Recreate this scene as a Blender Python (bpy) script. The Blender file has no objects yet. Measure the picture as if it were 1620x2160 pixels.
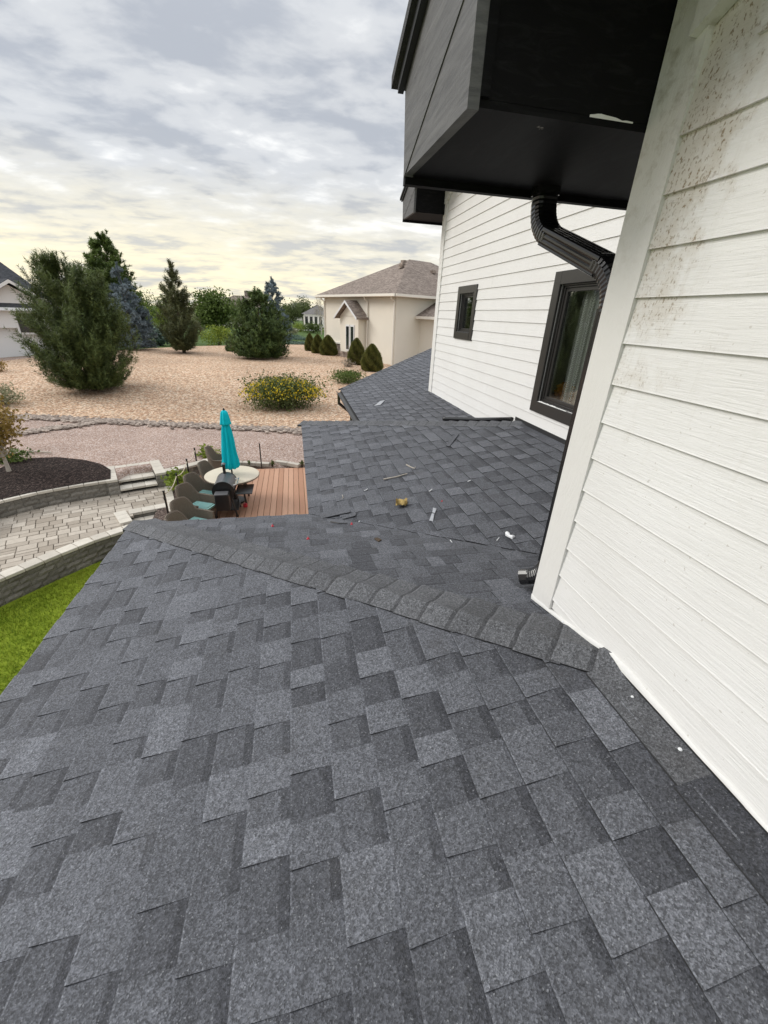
import bpy, math, random
import numpy as np
from mathutils import Vector, Matrix
random.seed(7); RNG = np.random.default_rng(7)
scene = bpy.context.scene
COL = scene.collection
R = math.radians

# ------------------------------------------------------------------ camera
FPX = 853.076                                   # focal length in pixels of the 1620 x 2160 photograph
PITCH, ROLL, YAW = R(25.911), R(2.493), R(12.619)
_h = np.array([math.sin(YAW), math.cos(YAW), 0]); _r0 = np.array([math.cos(YAW), -math.sin(YAW), 0]); _z = np.array([0, 0, 1.])
FW = math.cos(PITCH)*_h - math.sin(PITCH)*_z
_u0 = np.cross(_r0, FW)
RT = math.cos(ROLL)*_r0 + math.sin(ROLL)*_u0
UP = -math.sin(ROLL)*_r0 + math.cos(ROLL)*_u0
cam = bpy.data.cameras.new('camera'); cam_o = bpy.data.objects.new('camera', cam); COL.objects.link(cam_o)
cam.sensor_fit = 'HORIZONTAL'; cam.sensor_width = 36; cam.lens = 36*FPX/1620
cam.clip_start = .02; cam.clip_end = 9000
m = Matrix.Identity(4)
for i in range(3):
    m[i][0] = RT[i]; m[i][1] = UP[i]; m[i][2] = -FW[i]
cam_o.matrix_world = m
scene.camera = cam_o
scene.render.resolution_x = 768; scene.render.resolution_y = 1024

# ------------------------------------------------------------------ sky, sun, exposure
SUN_DIR = Vector((-.78, .30, .55)).normalized()
world = bpy.data.worlds.new('World'); scene.world = world; world.use_nodes = True
def build_world():
    nt = world.node_tree; N = nt.nodes; L = nt.links; N.clear()
    def nd(t, **k):
        n = N.new(t)
        for a, b in k.items(): setattr(n, a, b)
        return n
    def mth(op, a, b=None, c=None, clamp=False):
        n = nd('ShaderNodeMath', operation=op, use_clamp=clamp)
        for i, v in enumerate((a, b, c)):
            if v is None: continue
            if isinstance(v, (int, float)): n.inputs[i].default_value = v
            else: L.new(v, n.inputs[i])
        return n.outputs[0]
    def mixc(f, a, b):
        n = nd('ShaderNodeMix', data_type='RGBA')
        if isinstance(f, (int, float)): n.inputs[0].default_value = f
        else: L.new(f, n.inputs[0])
        for i, v in ((6, a), (7, b)):
            if isinstance(v, tuple): n.inputs[i].default_value = (*v, 1)
            else: L.new(v, n.inputs[i])
        return n.outputs[2]
    out = nd('ShaderNodeOutputWorld'); bg = nd('ShaderNodeBackground')
    tc = nd('ShaderNodeTexCoord'); sep = nd('ShaderNodeSeparateXYZ'); L.new(tc.outputs['Generated'], sep.inputs[0])
    x, y, z = sep.outputs
    sky = nd('ShaderNodeTexSky', sky_type='NISHITA', sun_disc=False)
    sky.sun_elevation = math.asin(SUN_DIR.z); sky.sun_rotation = math.atan2(SUN_DIR.x, SUN_DIR.y)
    skyd = nd('ShaderNodeVectorMath', operation='SCALE'); L.new(sky.outputs[0], skyd.inputs[0]); skyd.inputs['Scale'].default_value = .11
    zc = mth('MAXIMUM', z, 0.0)
    den = mth('ADD', zc, .16)
    px = mth('DIVIDE', x, den); py = mth('DIVIDE', y, den)
    def noise(sx, sy, ox, scale, detail, rough, dist, rot=0.0):
        cb = nd('ShaderNodeCombineXYZ'); L.new(px, cb.inputs[0]); L.new(py, cb.inputs[1])
        mp = nd('ShaderNodeMapping'); L.new(cb.outputs[0], mp.inputs[0])
        mp.inputs['Scale'].default_value = (sx, sy, 1); mp.inputs['Location'].default_value = (ox, ox*.7, 0); mp.inputs['Rotation'].default_value = (0, 0, rot)
        n = nd('ShaderNodeTexNoise'); L.new(mp.outputs[0], n.inputs['Vector'])
        n.inputs['Scale'].default_value = scale; n.inputs['Detail'].default_value = detail
        n.inputs['Roughness'].default_value = rough; n.inputs['Distortion'].default_value = dist
        return n.outputs[0]
    big = noise(1, 1, 3.1, .9, 5, .5, .3)
    mid = noise(1.0, 1.35, 7.3, 2.5, 8, .53, .25, R(28))
    fine = noise(.9, 1.4, 1.7, 7.5, 7, .55, .3, R(34))
    s = mth('ADD', mth('MULTIPLY', mid, .62), mth('ADD', mth('MULTIPLY', fine, .22), mth('MULTIPLY', big, .30)))
    def ramp(v, lo, hi):
        n = nd('ShaderNodeMapRange', interpolation_type='SMOOTHSTEP'); L.new(v, n.inputs[0])
        n.inputs[1].default_value = lo; n.inputs[2].default_value = hi
        return n.outputs[0]
    grey = mixc(ramp(s, .45, .585), (.405, .43, .475), (.585, .60, .62))
    cloud = mixc(ramp(s, .585, .75), grey, (.90, .90, .885))
    # an overcast dome grows brighter towards the zenith (CIE overcast sky)
    lum = mth('MULTIPLY_ADD', ramp(zc, .35, 1.0), 1.25, 1.0)
    vm = nd('ShaderNodeVectorMath', operation='SCALE'); L.new(cloud, vm.inputs[0]); L.new(lum, vm.inputs['Scale'])
    # low warm light under the cloud deck, spread broadly round the sun's side
    az = nd('ShaderNodeVectorMath', operation='DOT_PRODUCT'); L.new(tc.outputs['Generated'], az.inputs[0])
    az.inputs[1].default_value = Vector((-.45, .9, 0)).normalized()
    band = mth('SUBTRACT', 1.0, ramp(mth('ADD', zc, mth('MULTIPLY', mth('SUBTRACT', mid, .5), .22)), .04, .26))
    warm = mth('MULTIPLY', band, ramp(az.outputs['Value'], .35, 1.0))
    lowc = mixc(ramp(s, .44, .62), (.55, .54, .51), (.93, .835, .585))
    col = mixc(mth('MULTIPLY', warm, .95), vm.outputs[0], lowc)
    fin = mixc(.06, col, skyd.outputs[0])
    # ground half of the dome: dull earth
    fin2 = mixc(ramp(z, -.02, .0), (.12, .11, .10), fin)
    L.new(fin2, bg.inputs[0]); bg.inputs[1].default_value = 1.0
    L.new(bg.outputs[0], out.inputs[0])
build_world()
sl = bpy.data.lights.new('sun', 'SUN'); sl.energy = 1.5; sl.angle = R(25); sl.color = (1, .965, .91)
so = bpy.data.objects.new('sun', sl); COL.objects.link(so); so.rotation_euler = SUN_DIR.to_track_quat('Z', 'Y').to_euler(); so.location = (-20, 10, 30)
scene.view_settings.view_transform = 'Standard'; scene.view_settings.look = 'None'
scene.view_settings.exposure = 0.35; scene.view_settings.gamma = 1.0
try: scene.view_settings.use_curve_mapping = False
except Exception: pass

cy = scene.cycles; cy.max_bounces = 6; cy.diffuse_bounces = 3; cy.glossy_bounces = 3; cy.transmission_bounces = 3; cy.transparent_max_bounces = 6
# ------------------------------------------------------------------ pixel rays (photo pixels, 1620 x 2160)
def ray(x, y): return FW + RT*(x-810)/FPX - UP*(y-1080)/FPX
def at_plane(x, y, n, c):
    d = ray(x, y); return d*(c/np.dot(n, d))
def at_z(x, y, z): return at_plane(x, y, np.array([0, 0, 1.]), z)
def project(P):
    P = np.asarray(P, float); z = P@FW
    return 810+FPX*(P@RT)/z, 1080-FPX*(P@UP)/z, z

# ------------------------------------------------------------------ mesh helpers
def finish(o, parent=None, label=None, cat=None, group=None, kind=None):
    if parent is not None:
        o.parent = parent
        if 'base' in parent: pass
    if label: o['label'] = label
    if cat: o['category'] = cat
    if group: o['group'] = group
    if kind: o['kind'] = kind
    return o
ORIG = {}
def thing(name, loc, label=None, cat=None, group=None, rz=0, kind=None, parent=None):
    o = bpy.data.objects.new(name, None); o.empty_display_size = .1
    o.location = loc; o.rotation_euler = (0, 0, rz); COL.objects.link(o)
    return finish(o, parent, label, cat, group, kind)
def mesh(name, verts, faces, mat, tones=None, smooth=False):
    me = bpy.data.meshes.new(name); me.from_pydata([tuple(map(float, v)) for v in verts], [], faces)
    if mat is not None: me.materials.append(mat)
    if tones is not None:
        a = me.attributes.new('tone', 'FLOAT', 'FACE'); a.data.foreach_set('value', np.asarray(tones, np.float32))
    if smooth: me.polygons.foreach_set('use_smooth', [True]*len(me.polygons))
    me.update()
    return me
def link(name, me, parent=None, world=True, **k):
    """world=True: vertices are in world space; the parent's transform is undone"""
    o = bpy.data.objects.new(name, me); COL.objects.link(o)
    if parent is not None:
        o.parent = parent
        if world: o.matrix_parent_inverse = wmat(parent).inverted()
    return finish(o, None, **k)
def wmat(o):
    M = Matrix.LocRotScale(o.location, o.rotation_euler, o.scale)
    return (wmat(o.parent) @ o.matrix_parent_inverse @ M) if o.parent else M
class MB:
    def __init__(s): s.v = []; s.f = []; s.t = []
    def add(s, vs, fs, tone=.5):
        n = len(s.v); s.v += [tuple(v) for v in vs]; s.f += [tuple(i+n for i in f) for f in fs]
        s.t += list(tone) if isinstance(tone, (list, tuple)) else [tone]*len(fs)
    def box(s, x0, x1, y0, y1, z0, z1, tone=.5):
        s.add([(x0,y0,z0),(x1,y0,z0),(x1,y1,z0),(x0,y1,z0),(x0,y0,z1),(x1,y0,z1),(x1,y1,z1),(x0,y1,z1)],
              [(0,3,2,1),(4,5,6,7),(0,1,5,4),(1,2,6,5),(2,3,7,6),(3,0,4,7)], tone)
    def bbox(s, x0, x1, y0, y1, z0, z1, b=.005, tone=.5):
        """box with chamfered edges"""
        vs = []; c = []
        for x, ix in ((x0, 1), (x1, -1)):
            for y, iy in ((y0, 1), (y1, -1)):
                for z, iz in ((z0, 1), (z1, -1)):
                    c.append(len(vs)); vs += [(x, y+iy*b, z+iz*b), (x+ix*b, y, z+iz*b), (x+ix*b, y+iy*b, z)]
        g = lambda i, j, k, a: c[i*4+j*2+k]+a
        fs = []
        for i in (0, 1): fs.append([g(i,0,0,0), g(i,0,1,0), g(i,1,1,0), g(i,1,0,0)])
        for j in (0, 1): fs.append([g(0,j,0,1), g(1,j,0,1), g(1,j,1,1), g(0,j,1,1)])
        for k in (0, 1): fs.append([g(0,0,k,2), g(0,1,k,2), g(1,1,k,2), g(1,0,k,2)])
        for j in (0, 1):
            for k in (0, 1): fs.append([g(0,j,k,1), g(1,j,k,1), g(1,j,k,2), g(0,j,k,2)])
        for i in (0, 1):
            for k in (0, 1): fs.append([g(i,0,k,0), g(i,1,k,0), g(i,1,k,2), g(i,0,k,2)])
        for i in (0, 1):
            for j in (0, 1): fs.append([g(i,j,0,0), g(i,j,1,0), g(i,j,1,1), g(i,j,0,1)])
        for i in (0, 1):
            for j in (0, 1):
                for k in (0, 1): fs.append([g(i,j,k,0), g(i,j,k,1), g(i,j,k,2)])
        s.add(vs, fs, tone)
    def prism(s, poly, vec, tone=.5):
        """extrude polygon (3D points) along vec"""
        n = len(poly); vec = Vector(vec)
        vs = [tuple(p) for p in poly] + [tuple(Vector(p)+vec) for p in poly]
        fs = [tuple(range(n))[::-1], tuple(range(n, 2*n))] + [(i, (i+1) % n, n+(i+1) % n, n+i) for i in range(n)]
        s.add(vs, fs, tone)
    def tube(s, pts, rad, n=8, tone=.5, caps=True, prof=None):
        """sweep round (or prof) section along pts; rad scalar or list"""
        pts = [Vector(p) for p in pts]; rs = rad if isinstance(rad, (list, tuple)) else [rad]*len(pts)
        base = len(s.v); k = n if prof is None else len(prof)
        ref = None
        for i, p in enumerate(pts):
            d = (pts[min(i+1, len(pts)-1)]-pts[max(i-1, 0)]).normalized()
            if ref is None:
                ref = Vector((1, 0, 0)) if abs(d.x) < .9 else Vector((0, 1, 0))
            a = (ref - d*ref.dot(d)).normalized(); ref = a; b = d.cross(a)
            for j in range(k):
                if prof is None: ang = 2*math.pi*j/k; ca, cb = math.cos(ang)*rs[i], math.sin(ang)*rs[i]
                else: ca, cb = prof[j][0]*rs[i], prof[j][1]*rs[i]
                s.v.append(tuple(p+a*ca+b*cb))
        for i in range(len(pts)-1):
            for j in range(k):
                s.f.append((base+i*k+j, base+i*k+(j+1) % k, base+(i+1)*k+(j+1) % k, base+(i+1)*k+j)); s.t.append(tone)
        if caps:
            s.f.append(tuple(base+j for j in range(k))[::-1]); s.t.append(tone)
            s.f.append(tuple(base+(len(pts)-1)*k+j for j in range(k))); s.t.append(tone)
    def lathe(s, prof, n=16, c=(0, 0, 0), tone=.5):
        base = len(s.v)
        for r, z in prof:
            for j in range(n):
                a = 2*math.pi*j/n; s.v.append((c[0]+r*math.cos(a), c[1]+r*math.sin(a), c[2]+z))
        for i in range(len(prof)-1):
            for j in range(n):
                s.f.append((base+i*n+j, base+i*n+(j+1) % n, base+(i+1)*n+(j+1) % n, base+(i+1)*n+j)); s.t.append(tone)
    def build(s, name, mat, parent=None, world=True, smooth=False, tones=True, **k):
        return link(name, mesh(name, s.v, s.f, mat, s.t if tones else None, smooth), parent, world, **k)
def tri_cloud(name, V, tone, mat, parent=None, world=True, k=3, **kw):
    """V: (n, k, 3) array of k-gons, tone: (n,)"""
    n = len(V); me = bpy.data.meshes.new(name)
    me.vertices.add(n*k); me.vertices.foreach_set('co', np.asarray(V, np.float32).reshape(-1))
    me.loops.add(n*k); me.loops.foreach_set('vertex_index', np.arange(n*k, dtype=np.int32))
    me.polygons.add(n); me.polygons.foreach_set('loop_start', np.arange(0, n*k, k, dtype=np.int32))
    try: me.polygons.foreach_set('loop_total', np.full(n, k, np.int32))
    except Exception: pass
    a = me.attributes.new('tone', 'FLOAT', 'FACE'); a.data.foreach_set('value', np.asarray(tone, np.float32))
    me.materials.append(mat); me.update(calc_edges=True); me.validate()
    return link(name, me, parent, world, **kw)
def clip(poly, n, c):
    """keep the side n.p <= c of a 2D polygon"""
    out = []
    for i in range(len(poly)):
        a, b = poly[i], poly[(i+1) % len(poly)]
        da = n[0]*a[0]+n[1]*a[1]-c; db = n[0]*b[0]+n[1]*b[1]-c
        if da <= 0: out.append(a)
        if (da < 0 < db) or (db < 0 < da):
            t = da/(da-db); out.append((a[0]+t*(b[0]-a[0]), a[1]+t*(b[1]-a[1])))
    return out
def area2(p):
    return abs(sum(p[i][0]*p[(i+1) % len(p)][1]-p[(i+1) % len(p)][0]*p[i][1] for i in range(len(p))))/2 if len(p) > 2 else 0
def inside(p, poly):
    x, y = p; c = False
    for i in range(len(poly)):
        (x1, y1), (x2, y2) = poly[i], poly[(i+1) % len(poly)]
        if (y1 > y) != (y2 > y) and x < (x2-x1)*(y-y1)/(y2-y1)+x1: c = not c
    return c

# ------------------------------------------------------------------ materials
class MT:
    def __init__(s, name):
        s.m = bpy.data.materials.new(name); s.m.use_nodes = True; s.nt = s.m.node_tree; s.N = s.nt.nodes; s.L = s.nt.links
        s.b = s.N['Principled BSDF']; s.pos = None
    def nd(s, t, **k):
        n = s.N.new(t)
        for a, b in k.items(): setattr(n, a, b)
        return n
    def put(s, sock, v):
        if isinstance(v, (int, float)): sock.default_value = v
        elif isinstance(v, tuple): sock.default_value = (*v, 1) if len(v) == 3 and sock.type == 'RGBA' else v
        else: s.L.new(v, sock)
    def P(s):
        if s.pos is None: s.pos = s.nd('ShaderNodeNewGeometry').outputs['Position']
        return s.pos
    def O(s): return s.nd('ShaderNodeTexCoord').outputs['Object']
    def map(s, v, scale=(1, 1, 1), rot=(0, 0, 0), loc=(0, 0, 0)):
        n = s.nd('ShaderNodeMapping'); s.put(n.inputs[0], v); n.inputs['Scale'].default_value = scale; n.inputs['Rotation'].default_value = rot; n.inputs['Location'].default_value = loc
        return n.outputs[0]
    def noise(s, v, scale, detail=4, rough=.55, dist=0):
        n = s.nd('ShaderNodeTexNoise'); s.put(n.inputs['Vector'], v); n.inputs['Scale'].default_value = scale
        n.inputs['Detail'].default_value = detail; n.inputs['Roughness'].default_value = rough; n.inputs['Distortion'].default_value = dist
        return n.outputs[0]
    def vor(s, v, scale, feature='F1', rnd=1.0):
        n = s.nd('ShaderNodeTexVoronoi', feature=feature); s.put(n.inputs['Vector'], v); n.inputs['Scale'].default_value = scale
        n.inputs['Randomness'].default_value = rnd
        return n
    def math(s, op, a, b=0.0, c=0.0, clamp=False):
        n = s.nd('ShaderNodeMath', operation=op, use_clamp=clamp)
        for i, v in enumerate((a, b, c)): s.put(n.inputs[i], v)
        return n.outputs[0]
    def rng(s, v, lo, hi, a=0.0, b=1.0, smooth=False):
        n = s.nd('ShaderNodeMapRange'); n.interpolation_type = 'SMOOTHSTEP' if smooth else 'LINEAR'
        s.put(n.inputs[0], v); n.inputs[1].default_value = lo; n.inputs[2].default_value = hi; n.inputs[3].default_value = a; n.inputs[4].default_value = b
        return n.outputs[0]
    def mix(s, f, a, b, mode='MIX'):
        n = s.nd('ShaderNodeMix', data_type='RGBA', blend_type=mode); s.put(n.inputs[0], f); s.put(n.inputs[6], a); s.put(n.inputs[7], b)
        return n.outputs[2]
    def ramp(s, v, stops):
        n = s.nd('ShaderNodeValToRGB'); s.put(n.inputs[0], v); e = n.color_ramp.elements
        while len(e) < len(stops): e.new(.5)
        for i, (p, c) in enumerate(stops): e[i].position = p; e[i].color = (*c, 1)
        return n.outputs[0]
    def attr(s, name='tone'): return s.nd('ShaderNodeAttribute', attribute_name=name).outputs['Fac']
    def sepx(s, v):
        n = s.nd('ShaderNodeSeparateXYZ'); s.put(n.inputs[0], v); return n.outputs
    def bump(s, h, strength=.3, dist=.01):
        n = s.nd('ShaderNodeBump'); s.put(n.inputs['Height'], h); n.inputs['Strength'].default_value = strength; n.inputs['Distance'].default_value = dist
        s.L.new(n.outputs[0], s.b.inputs['Normal'])
    def end(s, col, rough=.7, spec=.3, metal=0.0):
        s.put(s.b.inputs['Base Color'], col); s.put(s.b.inputs['Roughness'], rough)
        s.b.inputs['Specular IOR Level'].default_value = spec; s.b.inputs['Metallic'].default_value = metal
        return s.m
def plain(name, col, rough=.6, spec=.4, metal=0.0, var=.12, scale=6, bump=0.0):
    t = MT(name); n = t.noise(t.O(), scale, 5, .6)
    c = t.mix(n, tuple(x*(1-var) for x in col), tuple(min(1, x*(1+var)) for x in col))
    if bump: t.bump(t.noise(t.O(), scale*12, 4, .6), bump, .004)
    return t.end(c, rough, spec, metal)
def leafmat(name, dark, light, rough=.6, trans=.25):
    t = MT(name); c = t.mix(t.attr(), dark, light); t.end(c, rough, .25)
    tr = t.nd('ShaderNodeBsdfTranslucent'); t.put(tr.inputs[0], c)
    mx = t.nd('ShaderNodeMixShader'); mx.inputs[0].default_value = trans
    t.L.new(t.b.outputs[0], mx.inputs[1]); t.L.new(tr.outputs[0], mx.inputs[2])
    t.L.new(mx.outputs[0], t.N['Material Output'].inputs[0])
    return t.m
def m_shingle(name, lo, hi, core=(.008, .008, .009), brown=0.0):
    t = MT(name); p = t.P(); tone = t.attr()
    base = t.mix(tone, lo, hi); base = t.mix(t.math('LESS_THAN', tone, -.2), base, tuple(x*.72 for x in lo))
    v1 = t.vor(p, 300); v2 = t.vor(p, 140)
    w1 = t.sepx(v1.outputs['Color'])[0]; w2 = t.sepx(v2.outputs['Color'])[1]
    g = t.math('ADD', t.math('MULTIPLY', w1, .6), t.math('MULTIPLY', w2, .4))
    g = t.math('MULTIPLY_ADD', t.math('POWER', g, 1.5), 1.6, .40)
    big = t.rng(t.noise(p, 3.0, 4, .6), .3, .7, .90, 1.10)
    g = t.math('MULTIPLY', g, big)
    c = t.mix(1.0, base, g, 'MULTIPLY')
    spark = t.rng(w1, .975, .99)
    c = t.mix(t.math('MULTIPLY', spark, .30), c, (.38, .39, .40))
    scuff = t.rng(t.noise(t.map(p, (1, 3.2, 1), (0, 0, .5)), 6.5, 7, .7), .60, .72); c = t.mix(t.math('MULTIPLY', scuff, .16), c, (.21, .21, .21))
    grime = t.rng(t.noise(p, 4.5, 7, .68), .56, .76)
    c = t.mix(t.math('MULTIPLY', grime, .38), c, (.050, .047, .045))
    c = t.mix(t.math('LESS_THAN', tone, -.5), c, (.034, .034, .036)); c = t.mix(t.math('LESS_THAN', tone, -1.5), c, core)
    t.bump(t.math('ADD', v1.outputs['Distance'], t.math('MULTIPLY', v2.outputs['Distance'], .8)), .55, .004)
    return t.end(c, .72, .45)
M = {}
M['shingle'] = m_shingle('asphalt shingle granules', (.045, .047, .055), (.143, .149, .167))
M['cap'] = m_shingle('hip cap granules', (.084, .086, .093), (.114, .117, .125))
def m_siding():
    t = MT('white painted lap siding'); p = t.P(); x, y, z = t.sepx(p)
    grain = t.noise(t.map(p, (2, 2.2, 42)), 3.0, 7, .62, .9)
    knots = t.noise(t.map(p, (1, 2.0, 9)), 2.1, 3, .5, 1.5)
    h = t.math('ADD', t.math('MULTIPLY', grain, .75), t.math('MULTIPLY', t.noise(p, 160, 2, .5), .12))
    t.bump(t.math('ADD', h, t.math('MULTIPLY', knots, .35)), .55, .007)
    c = t.mix(t.rng(t.noise(p, 1.7, 5, .6), .3, .75), (.81, .805, .785), (.755, .745, .72))
    # mildew specks, thickest where boards meet the corner trim under the eave
    near = t.rng(y, 1.0, 1.31, 0, 1)
    high = t.rng(z, -.60, .25, .08, 1.0)
    sp = t.rng(t.noise(t.map(p, (1, 1, .7)), 120, 4, .65), .55, .63)
    patch = t.rng(t.math('ADD', t.noise(p, 9, 5, .65), t.math('MULTIPLY', t.math('MULTIPLY', near, high), .42)), .62, .82)
    wall = t.rng(x, 1.2, 1.3, 1, .12)
    d = t.math('MULTIPLY', t.math('MULTIPLY', sp, patch), t.math('MULTIPLY', high, wall))
    c = t.mix(t.math('MULTIPLY', d, .92), c, (.17, .11, .05))
    soft = t.math('MULTIPLY', t.math('MULTIPLY', patch, high), wall)
    c = t.mix(t.math('MULTIPLY', soft, .36), c, (.42, .34, .22))
    drip = t.math('MULTIPLY', t.rng(t.noise(t.map(p, (1, 26, 1.6)), 1.6, 5, .6), .56, .74), t.math('MULTIPLY', high, wall)); c = t.mix(t.math('MULTIPLY', drip, .22), c, (.40, .35, .25))
    c = t.mix(t.math('MULTIPLY', t.rng(t.noise(p, 60, 2, .5), .71, .74), .35), c, (.35, .31, .24))
    return t.end(c, .5, .35)
M['siding'] = m_siding()
def m_trim():
    t = MT('white painted corner trim'); p = t.P(); x, y, z = t.sepx(p)
    n = t.noise(t.map(p, (14, 14, 5)), 4, 7, .7)
    t.bump(t.math('ADD', n, t.math('MULTIPLY', t.noise(p, 150, 3, .6), .35)), .45, .006)
    c = t.mix(t.noise(p, 3, 4, .6), (.80, .79, .76), (.72, .705, .67))
    high = t.rng(z, .05, .55)
    c = t.mix(t.math('MULTIPLY', t.math('MULTIPLY', t.rng(t.noise(p, 18, 5, .7), .5, .72), high), .5), c, (.22, .17, .08))
    return t.end(c, .55, .3)
M['trim'] = m_trim()
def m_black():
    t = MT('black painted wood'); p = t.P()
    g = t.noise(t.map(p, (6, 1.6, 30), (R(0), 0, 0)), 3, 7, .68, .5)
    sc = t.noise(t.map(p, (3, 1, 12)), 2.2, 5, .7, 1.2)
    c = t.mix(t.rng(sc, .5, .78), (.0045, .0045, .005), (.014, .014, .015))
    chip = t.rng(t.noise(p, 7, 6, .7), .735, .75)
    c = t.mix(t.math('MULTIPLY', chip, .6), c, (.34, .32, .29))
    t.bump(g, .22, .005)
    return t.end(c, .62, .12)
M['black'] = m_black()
def m_lit():  # paler copy of the black paint; light on the outer faces put into the colour
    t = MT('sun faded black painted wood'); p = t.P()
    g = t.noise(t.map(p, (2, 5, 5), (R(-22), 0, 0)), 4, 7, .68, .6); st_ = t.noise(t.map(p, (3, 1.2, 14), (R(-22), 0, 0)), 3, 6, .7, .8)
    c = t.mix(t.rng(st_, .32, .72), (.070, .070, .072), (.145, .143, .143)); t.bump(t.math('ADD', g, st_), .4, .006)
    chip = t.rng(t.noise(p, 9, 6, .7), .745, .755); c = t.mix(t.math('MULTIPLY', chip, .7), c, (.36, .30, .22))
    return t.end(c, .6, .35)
M['lit'] = m_lit()
M['frame'] = plain('dark bronze window frame', (.030, .028, .026), .35, .5, 0, .15, 5, .05)
M['pipe'] = plain('black aluminium downspout', (.008, .008, .009), .22, .7, 0, .3, 4)
M['caulk'] = plain('white caulk', (.74, .735, .71), .6, .3, 0, .06, 30, .3)
M['flash'] = plain('dark flashing metal', (.035, .036, .038), .4, .5, .3, .2, 9)
def m_glass():
    t = MT('window glass'); gl = t.nd('ShaderNodeBsdfGlossy'); gl.inputs['Roughness'].default_value = .02; gl.inputs[0].default_value = (.9, .93, .95, 1)
    tr = t.nd('ShaderNodeBsdfTransparent'); tr.inputs[0].default_value = (.80, .82, .80, 1)
    lw = t.nd('ShaderNodeLayerWeight'); lw.inputs[0].default_value = .5
    f = t.rng(t.math('POWER', lw.outputs['Facing'], 2.2), 0, 1, .10, .9)
    mx = t.nd('ShaderNodeMixShader'); t.L.new(f, mx.inputs[0]); t.L.new(tr.outputs[0], mx.inputs[1]); t.L.new(gl.outputs[0], mx.inputs[2])
    t.L.new(mx.outputs[0], t.N['Material Output'].inputs[0]); return t.m
M['glass'] = m_glass()
M['darkglass'] = plain('dark window glass', (.02, .024, .026), .06, .8, 0, .2, 2)
M['room'] = plain('interior wall', (.60, .59, .56), .8, .2)
M['lace'] = plain('white lace', (.9, .9, .88), .8, .1, 0, .05, 40)
def m_sheer():
    t = MT('sheer curtain'); df = t.nd('ShaderNodeBsdfDiffuse'); df.inputs[0].default_value = (.8, .8, .78, 1); tr = t.nd('ShaderNodeBsdfTransparent')
    mx = t.nd('ShaderNodeMixShader'); mx.inputs[0].default_value = .5; t.L.new(tr.outputs[0], mx.inputs[1]); t.L.new(df.outputs[0], mx.inputs[2]); t.L.new(mx.outputs[0], t.N['Material Output'].inputs[0]); return t.m
M['sheer'] = m_sheer()
M['orange'] = plain('orange dried flowers', (.62, .27, .04), .7, .2, 0, .35, 30)
M['brown'] = plain('brown ceramic', (.10, .05, .03), .4, .4)
def m_tone(name, lo, hi, rough=.75, spec=.25, nscale=8, amt=.18, bump=.25, bscale=60, bdist=.004):
    t = MT(name); p = t.P(); c = t.mix(t.attr(), lo, hi)
    n = t.math('ADD', t.math('MULTIPLY', t.noise(p, nscale, 6, .65), .6), t.math('MULTIPLY', t.noise(p, bscale*1.7, 3, .6), .4))
    c = t.mix(1.0, c, t.rng(n, .3, .7, 1-amt, 1+amt), 'MULTIPLY')
    if bump: t.bump(t.noise(p, bscale, 5, .65), bump, bdist)
    return t.end(c, rough, spec)
M['paver'] = m_tone('concrete paver', (.31, .265, .215), (.50, .445, .375), .85, .2, 9, .16, .3, 70)
M['capstone'] = m_tone('cap stone', (.46, .42, .36), (.60, .555, .48), .85, .2, 7, .14, .3, 60)
M['block'] = m_tone('split face wall block', (.16, .148, .128), (.27, .25, .22), .9, .15, 14, .3, .9, 34, .02)
def m_deck():
    t = MT('composite deck board'); p = t.P()
    c = t.mix(t.attr(), (.39, .205, .125), (.53, .31, .205))
    g = t.noise(t.map(p, (40, 1.2, 1)), 2.5, 5, .6, .3)
    c = t.mix(1.0, c, t.rng(g, .3, .7, .88, 1.10), 'MULTIPLY')
    c = t.mix(t.math('MULTIPLY', t.rng(t.noise(p, 7, 4, .6), .70, .76), .6), c, (.12, .07, .05))
    t.bump(g, .2, .003); return t.end(c, .6, .3)
M['deck'] = m_deck()
def m_gravel(name, stops, scale, bump=.9, bd=.03, big=.25):
    t = MT(name); p = t.P(); v = t.vor(p, scale); v2 = t.vor(p, scale*2.3)
    w = t.sepx(v.outputs['Color'])[0]; w2 = t.sepx(v2.outputs['Color'])[1]
    f = t.math('ADD', t.math('MULTIPLY', w, .65), t.math('MULTIPLY', w2, .35))
    c = t.ramp(f, stops)
    n = t.rng(t.noise(p, big, 5, .6), .3, .7, .86, 1.12)
    c = t.mix(1.0, c, n, 'MULTIPLY')
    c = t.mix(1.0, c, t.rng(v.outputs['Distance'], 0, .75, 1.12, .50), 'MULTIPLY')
    t.bump(t.math('SUBTRACT', 1.0, v.outputs['Distance']), bump, bd)
    return t.end(c, .9, .15)
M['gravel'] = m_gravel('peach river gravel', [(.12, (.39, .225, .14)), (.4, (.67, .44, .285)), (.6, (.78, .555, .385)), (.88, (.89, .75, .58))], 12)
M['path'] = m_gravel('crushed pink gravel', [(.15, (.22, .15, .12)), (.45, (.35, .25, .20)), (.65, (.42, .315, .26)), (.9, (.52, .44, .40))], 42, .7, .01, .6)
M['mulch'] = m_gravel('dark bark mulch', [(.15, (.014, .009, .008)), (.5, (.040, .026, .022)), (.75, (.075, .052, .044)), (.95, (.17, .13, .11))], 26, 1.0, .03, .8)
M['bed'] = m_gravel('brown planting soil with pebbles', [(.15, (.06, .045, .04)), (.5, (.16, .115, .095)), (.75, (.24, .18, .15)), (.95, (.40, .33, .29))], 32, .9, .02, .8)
M['stone'] = m_tone('grey river cobble', (.20, .16, .135), (.50, .42, .355), .8, .2, 8, .2, .3, 50)
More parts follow.
